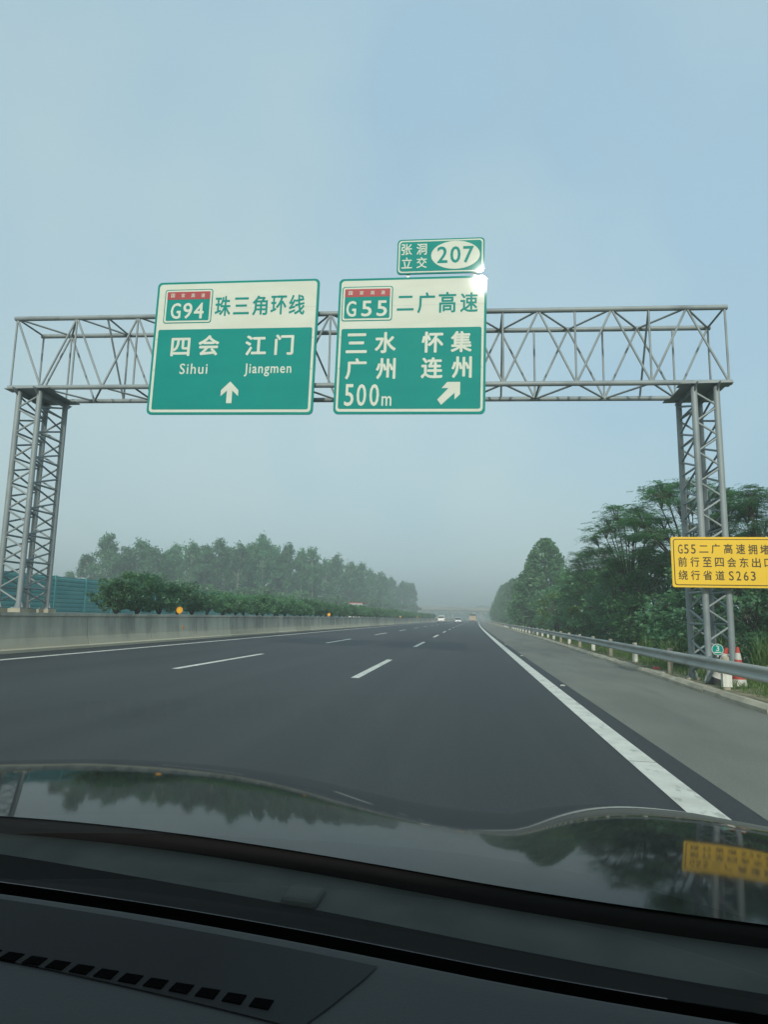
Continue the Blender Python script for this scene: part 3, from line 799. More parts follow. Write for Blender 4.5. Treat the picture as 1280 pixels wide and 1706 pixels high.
def make_eucalyptus(seed, H=18.0):
    rs = np.random.RandomState(seed)
    tb = MB(); P = []
    lean = rs.uniform(-.6, .6, 2)
    def axis(t): return np.array([lean[0] * t * t, lean[1] * t * t, H * t])
    tb.tube([axis(t) for t in np.linspace(0, .93, 8)], [H * .0088 * (1 - .88 * t) + .02 for t in np.linspace(0, .93, 8)], 7)
    nb = 75
    for i in range(nb):
        t = .34 + .64 * (i / (nb - 1)) ** .85
        a = rs.uniform(0, 6.283)
        w = H * .17 * math.sin(math.pi * min(1, .10 + .90 * (t - .30) / .72)) ** .8 * (1.1 if t < .8 else 1) + .2
        L = w * rs.uniform(.15, 1.0) ** .7
        base = axis(t - .07); c = axis(t) + np.array([math.cos(a) * L, math.sin(a) * L, rs.uniform(-.3, .6)])
        if i % 2 == 0: tb.tube([base, (base + c) / 2 + np.array([0, 0, -.15]), c], [.055, .035, .015], 5, caps=False)
        r = rs.uniform(.45, 1.0) * H / 18
        n = int(26 + 34 * r)
        P.append(c + rs.normal(size=(n, 3)) * np.array([r * .55, r * .55, r * .62]))
    C = np.concatenate(P)
    return tb.mesh('trunk', M['bark_pale'], True), quads_mesh('crown', rand_quads(rs, C, .30), M['leaf_euc'])

def make_conical(seed, H=13.0, W=4.0, leaf='leaf_mid'):
    rs = np.random.RandomState(seed)
    tb = MB(); tb.tube([(0, 0, 0), (0, 0, H * .5), (0, 0, H * .95)], [.16, .11, .02], 8)
    P = []
    nb = 120
    for i in range(nb):
        t = (i + .5) / nb
        z = H * (.06 + .92 * t)
        w = W * (1 - t) ** .62 * (.6 + .55 * min(1, t * 5)) * rs.uniform(.72, 1.06) + .12
        a = i * 2.39996 + rs.uniform(-.4, .4)
        r = (.55 + .75 * (1 - t)) * rs.uniform(.8, 1.2) * W / 4
        c = np.array([math.cos(a) * w * .86, math.sin(a) * w * .86, z])
        P.append(clump_points(rs, c, (r, r, r * .9), int(80 * r * r + 22), .45))
        if i % 6 == 0: tb.tube([(0, 0, max(.4, z - w * .5)), tuple(c)], [.05, .015], 5, caps=False)
    C = np.concatenate(P)
    return tb.mesh('trunk', M['bark'], True), quads_mesh('crown', rand_quads(rs, C, .24), M[leaf])

def make_broadleaf(seed, H=5.5, W=2.6, leaf='leaf_dark', size=.13, nclump=42, low=.12, dens=170):
    rs = np.random.RandomState(seed)
    tb = MB(); P = []
    stems = rs.randint(2, 4); tips = []
    for s in range(stems):
        a = rs.uniform(0, 6.283); q = np.array([math.cos(a), math.sin(a), 0])
        tb.tube([(0, 0, 0), tuple(q * W * .14 + [0, 0, H * .3]), tuple(q * W * .3 + [0, 0, H * .58]), tuple(q * W * .38 + [0, 0, H * .85])], [.075, .06, .04, .012], 6)
        tips.append(q * W * .25)
    for i in range(nclump):
        t = rs.uniform(low, 1.0); a = rs.uniform(0, 6.283)
        prof = math.sin(math.pi * min(.98, max(.05, (t * .82 + .12)))) ** .7
        L = W * prof * rs.uniform(.35, 1.0)
        c = np.array([math.cos(a) * L, math.sin(a) * L, H * t * .93])
        r = rs.uniform(.34, .72) * W / 2.4
        P.append(clump_points(rs, c, (r, r, r * .62), int(dens * r * r) + 25, .5))
        if i % 2 == 0:
            s0 = tips[i % stems]; z0 = max(.15, c[2] * .55)
            tb.tube([tuple(s0 * min(1, z0 / (H * .4)) + [0, 0, z0]), tuple((s0 + c) / 2 * [1, 1, 0] + [0, 0, (z0 + c[2]) / 2 + .1]), tuple(c)], [.03, .02, .008], 5, caps=False)
    C = np.concatenate(P)
    return tb.mesh('trunk', M['bark'], True), quads_mesh('crown', rand_quads(rs, C, size, .35), M[leaf])

def frond(rs, base, d, L, n=7):
    """a feather-like compound leaf: pairs of narrow leaflets along a drooping stalk"""
    d = d / np.linalg.norm(d); side = np.cross(d, [0, 0, 1.0]); side /= np.linalg.norm(side) + 1e-9
    up = np.cross(side, d); out = []
    for k in range(n):
        t = (k + .6) / n
        p = base + d * L * t + np.array([0, 0, -.28 * L * t * t])
        w = L * .38 * math.sin(math.pi * (.16 + .8 * t)) ; h = L / n * .42
        for s in (-1, 1):
            e = side * s * w + d * w * .25 + up * rs.uniform(-.12, .05) * L
            out += [p - d * h * .5, p + e * .5 - d * h * .75, p + e, p + e * .5 + d * h * .8]
    return out

def make_feather_tree(seed, H=7.2, W=3.1, layers=26):
    rs = np.random.RandomState(seed)
    tb = MB(); V = []
    k = rs.uniform(0, 6.283)
    fork = np.array([rs.uniform(-.25, .25), rs.uniform(-.25, .25), H * .34])
    tb.tube([(0, 0, 0), tuple(fork * [.5, .3, .5]), tuple(fork)], [.13, .11, .09], 8)
    for i in range(layers):
        a = k + i * 2.4 + rs.uniform(-.3, .3)
        t = .50 + .48 * (i / (layers - 1.0)) ** .8
        L = W * math.cos((t - .5) * 2.6) ** .6 * rs.uniform(.35, 1.0)
        tip = np.array([math.cos(a) * L, math.sin(a) * L, H * t])
        mid = (fork + tip) / 2 + np.array([0, 0, .25])
        tb.tube([tuple(fork), tuple(mid), tuple(tip)], [.055, .035, .014], 6)
        nt = 11
        for j in range(nt):                                  # twigs form a flat plate of fronds
            b_ = rs.uniform(0, 6.283); r = rs.uniform(.1, .95) * W * .30
            q = tip + np.array([math.cos(b_) * r, math.sin(b_) * r, rs.uniform(-.1, .25) - .18 * r])
            tb.tube([tuple(mid * .3 + tip * .7), tuple((tip + q) / 2 + [0, 0, .08]), tuple(q)], [.016, .011, .006], 4, caps=False)
            for f in range(11):
                c = rs.uniform(0, 6.283); d = np.array([math.cos(c), math.sin(c), rs.uniform(-.25, .45)])
                V += frond(rs, q + rs.normal(size=3) * [.14, .14, .07], d, rs.uniform(.30, .52))
    return tb.mesh('trunk', M['bark'], True), quads_mesh('crown', np.array(V), M['leaf_mid'])

def make_shrub(seed, H=1.35, W=1.15):
    rs = np.random.RandomState(seed)
    tb = MB(); P = []
    for s in range(6):
        a = rs.uniform(0, 6.283); q = np.array([math.cos(a), math.sin(a), 0]) * rs.uniform(.2, .6) * W
        tb.tube([(0, 0, -.05), tuple(q * .4 + [0, 0, H * .28]), tuple(q + [0, 0, H * .7])], [.035, .028, .01], 5)
    for i in range(64):
        t = rs.uniform(.08, 1.0); a = rs.uniform(0, 6.283)
        L = W * math.sin(math.pi * (.20 + .62 * t)) ** .6 * rs.uniform(.25, 1.0)
        c = np.array([math.cos(a) * L * .9, math.sin(a) * L * 1.15, H * (.12 + .83 * t)])
        r = rs.uniform(.16, .30)
        P.append(clump_points(rs, c, (r, r, r * .75), 58, .25))
    C = np.concatenate(P)
    return tb.mesh('stems', M['bark'], True), quads_mesh('foliage', rand_quads(rs, C, .062, .3), M['leaf_hedge'])

def plant(name, meshes, loc, rz, s, label, cat, group, names=('trunk', 'crown')):
    t = thing(name, loc, label, cat, group, (0, 0, rz), s)
    obj(names[0], meshes[0], t); obj(names[1], meshes[1], t)
    return t

# ------------------------------------------------------------------ median shrubs
rng = random.Random(21)
shr = [make_shrub(100 + i) for i in range(5)]
Y = 22.6; k = 0
while Y < 205:
    s = rng.uniform(.86, 1.12) * (1.02 if k < 3 else 0.86)
    lab = ('dense dark green median shrub, %s in the row from the left gantry tower' % ordinal(k)) if k < 98 else 'small dark median shrub at the far hazy end of the row'
    plant('median_shrub', shr[rng.randrange(5)], (-12.35 + dx(Y) + rng.uniform(-.15, .15), Y, 1.19), rng.uniform(0, 6.28), (s, s, s * rng.uniform(.9, 1.08)),
          lab, 'shrub', 'shrubs along the planted median', ('stems', 'foliage'))
    Y += 1.75 if Y < 60 else 2.3
    k += 1

# ------------------------------------------------------------------ eucalyptus wood on the left
euc = [make_eucalyptus(200 + i) for i in range(6)]
rng = random.Random(33)
def pix(px, Y):     # bearing of an image column, used to lay the wood out at its real distance
    a = math.atan((px - 640) / 1120.57) - 0.125
    return Y * math.tan(a)
EU = []
edge = [(120, 150, 11), (150, 142, 14.5), (180, 140, 18.5), (210, 142, 16.0), (236, 145, 18.2), (262, 142, 15.8), (290, 148, 17.2), (318, 146, 17.4), (345, 150, 17.2), (370, 152, 18.8), (398, 150, 17.6),
        (418, 158, 18.6), (440, 156, 20.4), (462, 164, 18.4), (482, 166, 19.2), (505, 172, 18.4), (524, 176, 19.2), (545, 196, 18.0), (565, 200, 19.6), (584, 210, 18.4), (602, 216, 18.6), (620, 236, 18.0), (638, 246, 17.6), (656, 290, 18.4), (672, 318, 18.4), (688, 345, 18.8)]
for i, (px, Y, h) in enumerate(edge):
    EU.append((pix(px, Y), Y, h, 'tall hazy eucalyptus in the front rank of the wood, %s from the left' % ordinal(i)))
j = 0
for i, (px, Y, h) in enumerate(edge[2:]):
    q = px + rng.uniform(-8, 14); Y2 = Y + rng.uniform(16, 34)
    EU.append((pix(q, Y2), Y2, h * rng.uniform(.92, 1.05), 'hazy eucalyptus standing behind the front rank of the wood, %s from the left' % ordinal(i)))
for (x, Y, h, lab) in EU:
    s = h / 18.0
    plant('eucalyptus_tree', euc[rng.randrange(6)], (x, Y, -.7), rng.uniform(0, 6.28), (s * rng.uniform(.9, 1.1), s * rng.uniform(.9, 1.1), s), lab, 'tree', 'eucalyptus wood beyond the opposite carriageway')
# lower, leafier trees in front of the wood
und = [make_broadleaf(300 + i, 6.0, 3.4, 'leaf_mid', .26, 46, .1, 75) for i in range(3)]
lows = [(200, 118, 5.4), (232, 108, 6.6), (262, 104, 7.2), (292, 112, 6.6), (322, 118, 5.6), (352, 122, 6.4), (384, 128, 5.4), (414, 132, 6.2), (446, 138, 6.6), (476, 140, 5.6), (508, 148, 6.4), (538, 160, 5.6), (566, 170, 6.2), (594, 184, 5.8), (622, 204, 6.4), (646, 232, 6.2), (668, 270, 6.4), (690, 318, 7.0),
        (170, 124, 4.0), (246, 126, 6.0), (338, 134, 6.0), (430, 146, 6.2), (490, 158, 6.4), (552, 178, 6.4), (606, 208, 6.6)]
for i, (px, Y, h) in enumerate(sorted(lows)):
    s = h / 6.0 * 1.18
    plant('understorey_tree', und[rng.randrange(3)], (pix(px, Y), Y, -.7), rng.uniform(0, 6.28), (s * 1.05, s * 1.05, s), 'low leafy tree below the eucalyptus wood, %s from the left' % ordinal(i), 'tree', 'low trees at the foot of the wood')

# ------------------------------------------------------------------ trees on the right
con = [make_conical(400 + i) for i in range(3)]
cl = [(94, 10.6, 12.9, 'broad conical evergreen standing highest on the right skyline'),
      (118, 15.0, 12.0, None), (142, 14.2, 12.6, None), (165, 13.5, 12.2, None), (190, 12.4, 13.0, None), (214, 12.0, 13.2, None), (238, 12.0, 13.6, None), (262, 12.2, 14.8, None), (292, 13.5, 14.0, None), (325, 13.5, 13.6, None), (360, 13.5, 13.5, None)]
n_ = 0
for (Y, X, h, lab) in cl:
    x = (X if Y < 100 else X - 1.5 + dx(Y))
    if lab is None:
        lab = 'hazy conical evergreen fading along the right roadside, %s beyond the highest one' % ordinal(n_); n_ += 1
    s = h / 13.0; wd = 1.22 if Y < 100 else 1.1
    plant('conical_tree', con[n_ % 3], (x, Y, -.6), rng.uniform(0, 6.28), (s * wd, s * wd, s), lab, 'tree', 'conical evergreens on the right')
dk = [make_broadleaf(500 + i, 5.5, 2.7, 'leaf_dark', .115, 50, .06, 210) for i in range(4)] + [make_broadleaf(520 + i, 5.5, 2.7, 'leaf_mid', .125, 46, .06, 190) for i in range(3)]
lt = make_broadleaf(540, 3.4, 1.6, 'leaf_light', .12, 26, .12, 190)
rt = [(20.5, 10.3, 4.4), (22.8, 13.0, 5.2), (24.5, 9.6, 4.6), (27, 12.5, 5.4), (29, 9.3, 4.6), (32, 11.8, 5.8), (34, 9.0, 4.8), (38, 10.6, 5.7), (41, 8.8, 4.7), (45, 11.0, 5.9), (48, 9.0, 5.0), (53, 11.2, 6.4), (57, 9.0, 5.2), (62, 11.0, 6.6), (67, 9.0, 5.2),
      (72, 11.5, 6.6), (77, 9.2, 5.4), (83, 9.6, 5.8), (90, 10.2, 6.0), (98, 9.6, 6.4), (106, 10.4, 6.6), (115, 9.8, 6.6), (126, 10.4, 7.0), (138, 10.5, 7.0), (152, 10.8, 7.4), (168, 11.2, 7.4), (186, 11.4, 7.4), (205, 11.8, 7.8), (228, 12.2, 7.8), (255, 12.5, 8.0)]
for i, (Y, X, h) in enumerate(rt):
    s = h / 5.5
    plant('roadside_tree', dk[rng.randrange(len(dk))], (X + (dx(Y) if Y > 60 else 0) + rng.uniform(-.3, .3), Y, -.42), rng.uniform(0, 6.28), (s * rng.uniform(.95, 1.2), s * rng.uniform(.95, 1.2), s),
          'bushy dark green roadside tree behind the guardrail, %s from the camera' % ordinal(i), 'tree', 'bushy trees along the right roadside')
for (Y, X, h, lab) in [(47, 7.3, 2.6, 'fresh light green bush behind the guardrail, nearer of the two'), (60, 7.6, 4.0, 'fresh light green bush behind the guardrail, farther of the two')]:
    plant('light_green_bush', lt, (X, Y, -.3), rng.uniform(0, 6.28), h / 3.4, lab, 'bush', 'light green bushes')
fe = [make_feather_tree(600 + i) for i in range(4)]
for i, (Y, X, h, lab) in enumerate([(37, 8.6, 7.5, 'feathery umbrella-crowned tree just left of the right gantry tower'),
                                    (31, 9.8, 7.9, 'tall feathery tree rising directly behind the right gantry tower'),
                                    (28, 11.6, 7.0, 'feathery tree at the right frame edge above the yellow notice board'),
                                    (50, 8.9, 6.7, 'feathery tree spreading beside the highest conical evergreen')]):
    s = h / 7.2
    plant('feathery_tree', fe[i], (X, Y, -.4), rng.uniform(0, 6.28), s, lab, 'tree', 'feathery trees on the right')

# grass on the verge (uncountable) and a few reed clumps
rs = np.random.RandomState(5)
n = 60000
Yg = 7 + 55 * rs.uniform(0, 1, n) ** 1.7
dg_ = .45 + 3.6 * rs.uniform(0, 1, n) ** .8
keep = rs.uniform(0, 1, n) < np.clip((dg_ - .2) / .9, .12, 1)
Yg, dg_ = Yg[keep], dg_[keep]; n = len(Yg)
kxv = np.array([kx(v) for v in Yg])
zb = np.interp(dg_, [p[0] for p in prof], [p[1] for p in prof]) - .02
hh = rs.uniform(.05, .22, n) * (1 + .5 * (dg_ > 1.5))
a = rs.uniform(0, 6.283, n); w = .007
B = np.stack([kxv + dg_, Yg, zb], 1); T = B + np.stack([np.cos(a) * hh * .5, np.sin(a) * hh * .5, hh], 1)
s_ = np.stack([-np.sin(a) * w, np.cos(a) * w, np.zeros(n)], 1)
Mid = B * .45 + T * .55 + np.array([0, 0, 1]) * (hh * .12)[:, None]
obj('verge_grass', quads_mesh('verge_grass', np.stack([B - s_, B + s_, Mid + s_ * .8, T], 1).reshape(-1, 3), M['grass']), label='short green grass and weeds on the right verge', category='grass', kind='stuff')
def reed_mesh(seed, n=90, H=1.3):
    rs = np.random.RandomState(seed); V = []
    for i in range(n):
        a = rs.uniform(0, 6.283); r = rs.uniform(0, .3); b = np.array([math.cos(a) * r, math.sin(a) * r, 0])
        c = rs.uniform(0, 6.283); h = H * rs.uniform(.55, 1.1); o_ = np.array([math.cos(c), math.sin(c), 0]) * h * rs.uniform(.15, .5)
        s = np.array([-math.sin(c), math.cos(c), 0]) * .012
        m1 = b + o_ * .3 + [0, 0, h * .6]; m2 = b + o_ + [0, 0, h * rs.uniform(.75, 1.0)]
        V += [b - s, b + s, m1 + s, m1 - s, m1 - s, m1 + s, m2 + s * .2, m2 - s * .2]
    return quads_mesh('blades', np.array(V), M['grass'])
rm = [reed_mesh(700 + i) for i in range(3)]
for i, (X, Y, s, lab) in enumerate([(5.9, 20.4, .9, 'tall grass clump left of the right gantry tower'), (6.7, 16.6, .95, 'tall grass clump right of the right gantry tower'), (7.2, 17.8, 1.1, 'tall grass clump at the right frame edge'), (6.2, 22.4, .8, 'tall grass clump behind the guardrail, second left of the tower'), (6.9, 19.6, 1.1, 'tall grass clump directly behind the right gantry tower'), (6.4, 25.5, .85, 'tall grass clump farthest along the guardrail')]):
    t = thing('grass_clump', (X, Y, -.2), lab, 'grass', 'tall grass clumps behind the guardrail', (0, 0, i * 1.1), s)
    obj('blades', rm[i % 3], t)

# ------------------------------------------------------------------ overpass in the haze
OY = 450.0
ov = thing('overpass', (dx(OY), OY, -.5), 'pale concrete overpass crossing the road far off in the haze', 'bridge')
def ovb(nm, x0, x1, y0, y1, z0, z1, m='bridge'):
    b = MB(); b.box(x0, x1, y0, y1, z0, z1); return b.build(nm, M[m], ov)
ovb('deck', -95, 75, -4.5, 4.5, 7.1, 7.9)
for yy in (-3, 0, 3): ovb('girder', -95, 75, yy - .4, yy + .4, 6.1, 7.098)
for yy in (-4.5, 4.25): ovb('parapet', -95, 75, yy, yy + .25, 7.903, 9.2)
for x in (-33.5, -12.6, 6.6):
    for yy in (-2.5, 2.5): ovb('pier', x - .6, x + .6, yy - .6, yy + .6, 0, 5.5)
    ovb('pier_cap', x - 1.2, x + 1.2, -4, 4, 5.502, 6.098)
for sx, x0 in ((-1, -52), (1, 26)):
    b = MB(); b.prism([(x0, 0), (x0 + sx * 12, 7), (x0 + sx * 60, 7), (x0 + sx * 60, 0)][::(1 if sx < 0 else -1)], -9, 9); b.build('embankment', M['groundm'], ov)

# far tree belt behind the overpass, one mass in the haze
rs = np.random.RandomState(9)
C = np.stack([rs.uniform(-420, 320, 9000), rs.uniform(560, 640, 9000), 12 * rs.uniform(0, 1, 9000) ** .8 - .5], 1)
C[:, 2] *= .75 + .35 * np.sin(C[:, 0] * .11) * np.sin(C[:, 0] * .037 + 1)
obj('far_wood', quads_mesh('far_wood', rand_quads(rs, C, 1.5), M['leaf_mid']), label='distant belt of trees behind the overpass, lost in haze', category='trees', kind='stuff')

# ------------------------------------------------------------------ vehicles ahead
def car(name, loc, label, L, Wd, H, paint, suv, rz=0.0):
    t = thing(name, loc, label, 'car', 'cars ahead on the road', (0, 0, rz))
    hw = Wd / 2
    bl = .52 * H if not suv else .56 * H
    # lower body: side profile (y,z) lofted across with rounded sections
    prof = [(-L / 2, .32), (-L / 2 + .04, bl * .75), (-L / 2 + .12, bl), (L / 2 - 1.2, bl * .98), (L / 2 - .15, bl * .80), (L / 2, .45), (L / 2 - .1, .26), (-L / 2 + .1, .24)]
    def loft(prof, hws, nm, m, par):
        V, F = [], []; n = len(prof)
        secs = [(-1.0, .96), (-.93, 1.0), (.93, 1.0), (1.0, .96)]
        zc = sum(z for _, z in prof) / n
        for sx, k in secs:
            for i, (y_, z_) in enumerate(prof):
                w = hws[i] if hasattr(hws, '__len__') else hws
                V.append((sx * w, y_ * (k if abs(sx) == 1 else 1), zc + (z_ - zc) * (k if abs(sx) == 1 else 1)))
        for s in range(3):
            for i in range(n): F.append((s * n + i, s * n + (i + 1) % n, (s + 1) * n + (i + 1) % n, (s + 1) * n + i))
        F += [tuple(range(n - 1, -1, -1)), tuple(range(3 * n, 4 * n))]
        return obj(nm, pymesh(nm, V, F, m, False), par)
    body = loft(prof, hw, 'body', paint, t)
    if suv: cp = [(-L / 2 + .18, bl - .01), (-L / 2 + .42, H), (L / 2 - 2.0, H), (L / 2 - 1.25, bl - .01)]
    else: cp = [(-L / 2 + .55, bl - .01), (-L / 2 + 1.25, H), (L / 2 - 2.1, H), (L / 2 - 1.2, bl - .01)]
    loft(cp, [hw * .95, hw * .74, hw * .74, hw * .95], 'cabin', paint, t)
    y0, y1 = cp[0][0], cp[1][0]
    def rear(u, v): return (u * hw * (.86 - .2 * v), y0 + (y1 - y0) * v - .015, bl + (H - bl) * v)
    b = MB(); b.add([rear(-1, .18), rear(1, .18), rear(1, .86), rear(-1, .86)], [(0, 1, 2, 3)]); b.build('rear_window', M['carglass'], t)
    for s in (-1, 1):
        b = MB(); b.add([(s * hw * (.955 - .21 * v) * 1.012, yy, bl + (H - bl) * v) for v, yy in ((.15, y0 + .4), (.15, cp[3][0] - .3), (.85, cp[2][0] - .05), (.85, y1 + .2))], [(0, 1, 2, 3)]); b.build('side_window', M['carglass'], t)
        b = MB(); b.box(s * hw * .82 - .12, s * hw * .82 + .12, -L / 2 - .012, -L / 2 + .05, bl * .66, bl * .88); b.build('tail_lamp', M['tail'], t)
        for yy in (-L / 2 + .8, L / 2 - .85):
            b = MB(); b.lathe([(.32, -.1), (.33, -.06), (.33, .06), (.32, .1)], 18); w_ = b.build('wheel', M['black'], t)
            w_.matrix_basis = Matrix.Translation((s * (hw - .09), yy, .33)) @ Matrix.Rotation(R(90), 4, 'Y')
            b = MB(); b.lathe([(.2, -.108), (.2, .108)], 14); b.build('rim', M['alu'], w_)
    b = MB(); b.box(-hw * .9, hw * .9, -L / 2 - .03, -L / 2 + .1, .3, .42); b.build('bumper', M['black'], t)
    b = MB(); b.box(-.22, .22, -L / 2 - .015, -L / 2 + .02, bl * .55, bl * .55 + .13); b.build('number_plate', M['sgreen'] if not suv else M['alu'], t)
    return t
def lane_x(k, Y): return XE - 3.75 * (k + .5) + .1 + dx(Y)
x = lane_x(2, 172); car('white_suv', (x, 172, gz(x - dx(172))), 'white sport utility car in the left lane, farthest left of the vehicles ahead', 4.6, 1.85, 1.72, M['carwhite'], True, -hd(172))
x = lane_x(1, 186); car('silver_sedan', (x, 186, gz(x - dx(186))), 'pale silver sedan in the middle lane ahead', 4.7, 1.82, 1.46, M['carsilver'], False, -hd(186))
Y = 212; x = lane_x(0, Y)
t = thing('loaded_truck', (x, Y, gz(x - dx(Y))), 'small beige truck with a dark load in the right lane ahead', 'truck', None, (0, 0, -hd(Y)))
def tb_(nm, x0, x1, y0, y1, z0, z1, m, par=None): b = MB(); b.box(x0, x1, y0, y1, z0, z1); return bevel(b.build(nm, M[m], par or t), .02)
tb_('chassis', -.5, .5, -2.6, 3.4, .5, .72, 'black')
tb_('cargo_bed', -1.05, 1.05, -2.7, 1.6, .722, 1.0, 'beige'); tb_('tailgate', -1.05, 1.05, -2.76, -2.703, .75, 1.75, 'beige')
for s in (-1, 1): tb_('side_board', s * 1.03 - .025, s * 1.03 + .025, -2.7, 1.6, 1.002, 1.75, 'beige')
tb_('load', -.95, .95, -2.5, 1.4, 1.003, 2.35, 'beige')
b = MB(); b.prism([(-1.0, 2.2), (-.85, 2.72), (.85, 2.72), (1.0, 2.2)][::-1], -2.55, 1.45); b.build('tarpaulin', M['tarp'], t)
tb_('cab', -1.0, 1.0, 1.75, 3.5, .6, 2.35, 'carwhite')
for s in (-1, 1):
    tb_('tail_lamp', s * .85 - .12, s * .85 + .12, -2.79, -2.762, .58, .72, 'tail')
    for yy in (-1.6, 2.6):
        b = MB(); b.lathe([(.42, -.14), (.45, -.1), (.45, .1), (.42, .14)], 18); w_ = b.build('wheel', M['black'], t); w_.matrix_basis = Matrix.Translation((s * .85, yy, .45)) @ Matrix.Rotation(R(90), 4, 'Y')
# lorry on the opposite carriageway, roof seen over the hedge
t = thing('opposite_lorry', (-19.5, 118, .22), 'grey box lorry on the opposite carriageway showing above the hedge', 'truck', None, (0, 0, 0))
tb_('cargo_box', -1.2, 1.2, -.5, 6.5, 1.0, 3.35, 'alu'); tb_('box_top_rail', -1.22, 1.22, -.52, 6.52, 3.351, 3.5, 'sred')
tb_('cab', -1.1, 1.1, -2.6, -.7, .6, 2.9, 'carwhite'); tb_('windscreen', -.95, .95, -2.63, -2.602, 1.8, 2.6, 'carglass'); tb_('chassis', -.5, .5, -2.4, 6.4, .5, .98, 'black')
for s in (-1, 1):
    for yy in (-1.7, 4.2, 5.5):
        b = MB(); b.lathe([(.47, -.14), (.5, -.1), (.5, .1), (.47, .14)], 18); w_ = b.build('wheel', M['black'], t); w_.matrix_basis = Matrix.Translation((s * .95, yy, .5)) @ Matrix.Rotation(R(90), 4, 'Y')

# ------------------------------------------------------------------ the car the picture is taken from
me_car = thing('own_car', (-.4, .6, 0), 'black car seen from its front seat, hood and dashboard at the bottom', 'car')
CO = Vector(me_car.location)
fx = [-1.5, -1.29, -1.01, -.81, -.58, -.41, -.24, -.11, .02, .15, .27, .37, .46, .59, .75]
fz = [.701, .708, .710, .705, .697, .683, .652, .632, .650, .708, .739, .746, .731, .719, .719]
def smooth_interp(xs, zs, x, w=.10):
    X = np.linspace(x - w, x + w, 9)
    return float(np.mean(np.interp(X, xs, zs)))
bx = [-1.4, -1.2, -.9, -.6, -.4, -.2, 0, .1, .2, .3, .45, .6]
Y_REAR = [.67, .72, .785, .803, .795, .766, .728, .712, .701, .694, .688, .68]      # rear edge of the hood
Y_CN = [.80, .79, .78, .765, .730, .695, .660, .642, .628, .620, .61, .60]          # cowl meets the glass border
Y_FE = [.70, .71, .705, .690, .671, .648, .617, .603, .594, .588, .58, .57]         # lower edge of the glass
Y_DF = [.64, .645, .645, .633, .616, .596, .566, .553, .546, .540, .532, .525]      # front edge of the dashboard
def zc_(x): return .985 - .018 * ((x + .4) / .7) ** 2 - .015 * x + .020 * max(0.0, x) ** 1.5 / .3 ** .5
def hood_pt(u, v):
    xr = -1.32 + u * 1.84; xf = -1.45 + u * 2.1
    yr = smooth_interp(bx, Y_REAR, xr, .12)
    zr = zc_(xr)
    yf = 2.05 - .3 * (xf + .4) ** 2
    zf = smooth_interp(fx, fz, xf)
    n = 2.0 + 2.2 * min(1, max(0, (-xf + .1) / .9)) + 1.5 * min(1, max(0, (xf - .12) / .35))
    if v <= 1: g = .36 * v + .64 * v ** n
    else:
        s1 = .36 + .64 * n; g = 1 + s1 * (v - 1) + 9 * (v - 1) ** 2
    return (xr + (xf - xr) * v - CO.x, yr + (yf - yr) * v - CO.y, zr + (zf - zr) * g)
NU, NV = 90, 70
V = [hood_pt(i / NU, j / NV * 1.14) for j in range(NV + 1) for i in range(NU + 1)]
F = [(j * (NU + 1) + i, j * (NU + 1) + i + 1, (j + 1) * (NU + 1) + i + 1, (j + 1) * (NU + 1) + i) for j in range(NV) for i in range(NU)]
obj('hood', pymesh('hood', V, F, M['hood'], True), me_car)
# bands behind the hood: shut line, cowl, glass border, gap, dashboard (x along, y back, z)
XS = np.linspace(-1.3, .58, 60)
def line(ys, off):
    return [(x - CO.x, smooth_interp(bx, ys, x, .1) - CO.y, zc_(x) + off) for x in XS]
A = np.array
def ribbon(rows, name, m, par=me_car, smooth=True):
    n = len(rows[0]); V = [p for r_ in rows for p in r_]
    F = [(j * n + i + 1, j * n + i, (j + 1) * n + i, (j + 1) * n + i + 1) for j in range(len(rows) - 1) for i in range(n - 1)]
    return obj(name, pymesh(name, V, F, m, smooth), par)
ribbon([line(A(Y_REAR) + .01, -.0035), line(A(Y_REAR) + .0005, -.004), line(A(Y_REAR) - .001, -.012), line(A(Y_REAR) + .004, -.05)], 'hood_rear_lip', M['frit'])
ribbon([line(A(Y_REAR) + .003, -.026), line(A(Y_REAR) - .002, -.019), line(A(Y_REAR) * .5 + A(Y_CN) * .5, -.022), line(A(Y_CN) + .004, -.0275)], 'cowl', M['plastic'])
ribbon([line(A(Y_CN) + .003, -.0265), line(A(Y_CN) - .003, -.0262), line(A(Y_FE), -.024)], 'glass_border', M['frit'])
ribbon([line(A(Y_FE) - .0005, -.0245), line(A(Y_FE) - .003, -.09), line(A(Y_DF) + .003, -.09), line(A(Y_DF) + .002, -.02)], 'dash_gap', M['void'], smooth=False)
ribbon([line(A(Y_DF) + .002, -.06), line(A(Y_DF) + .001, -.014), line(A(Y_DF) - .003, -.009), line(A(Y_DF) - .012, -.006), line(A(Y_DF) - .03, -.0055), line(A(Y_DF) - .10, -.009), line(A(Y_DF) - .22, -.02), line(A(Y_DF) - .32, -.07), line(A(Y_DF) - .36, -.5)], 'dashboard', M['dash'])
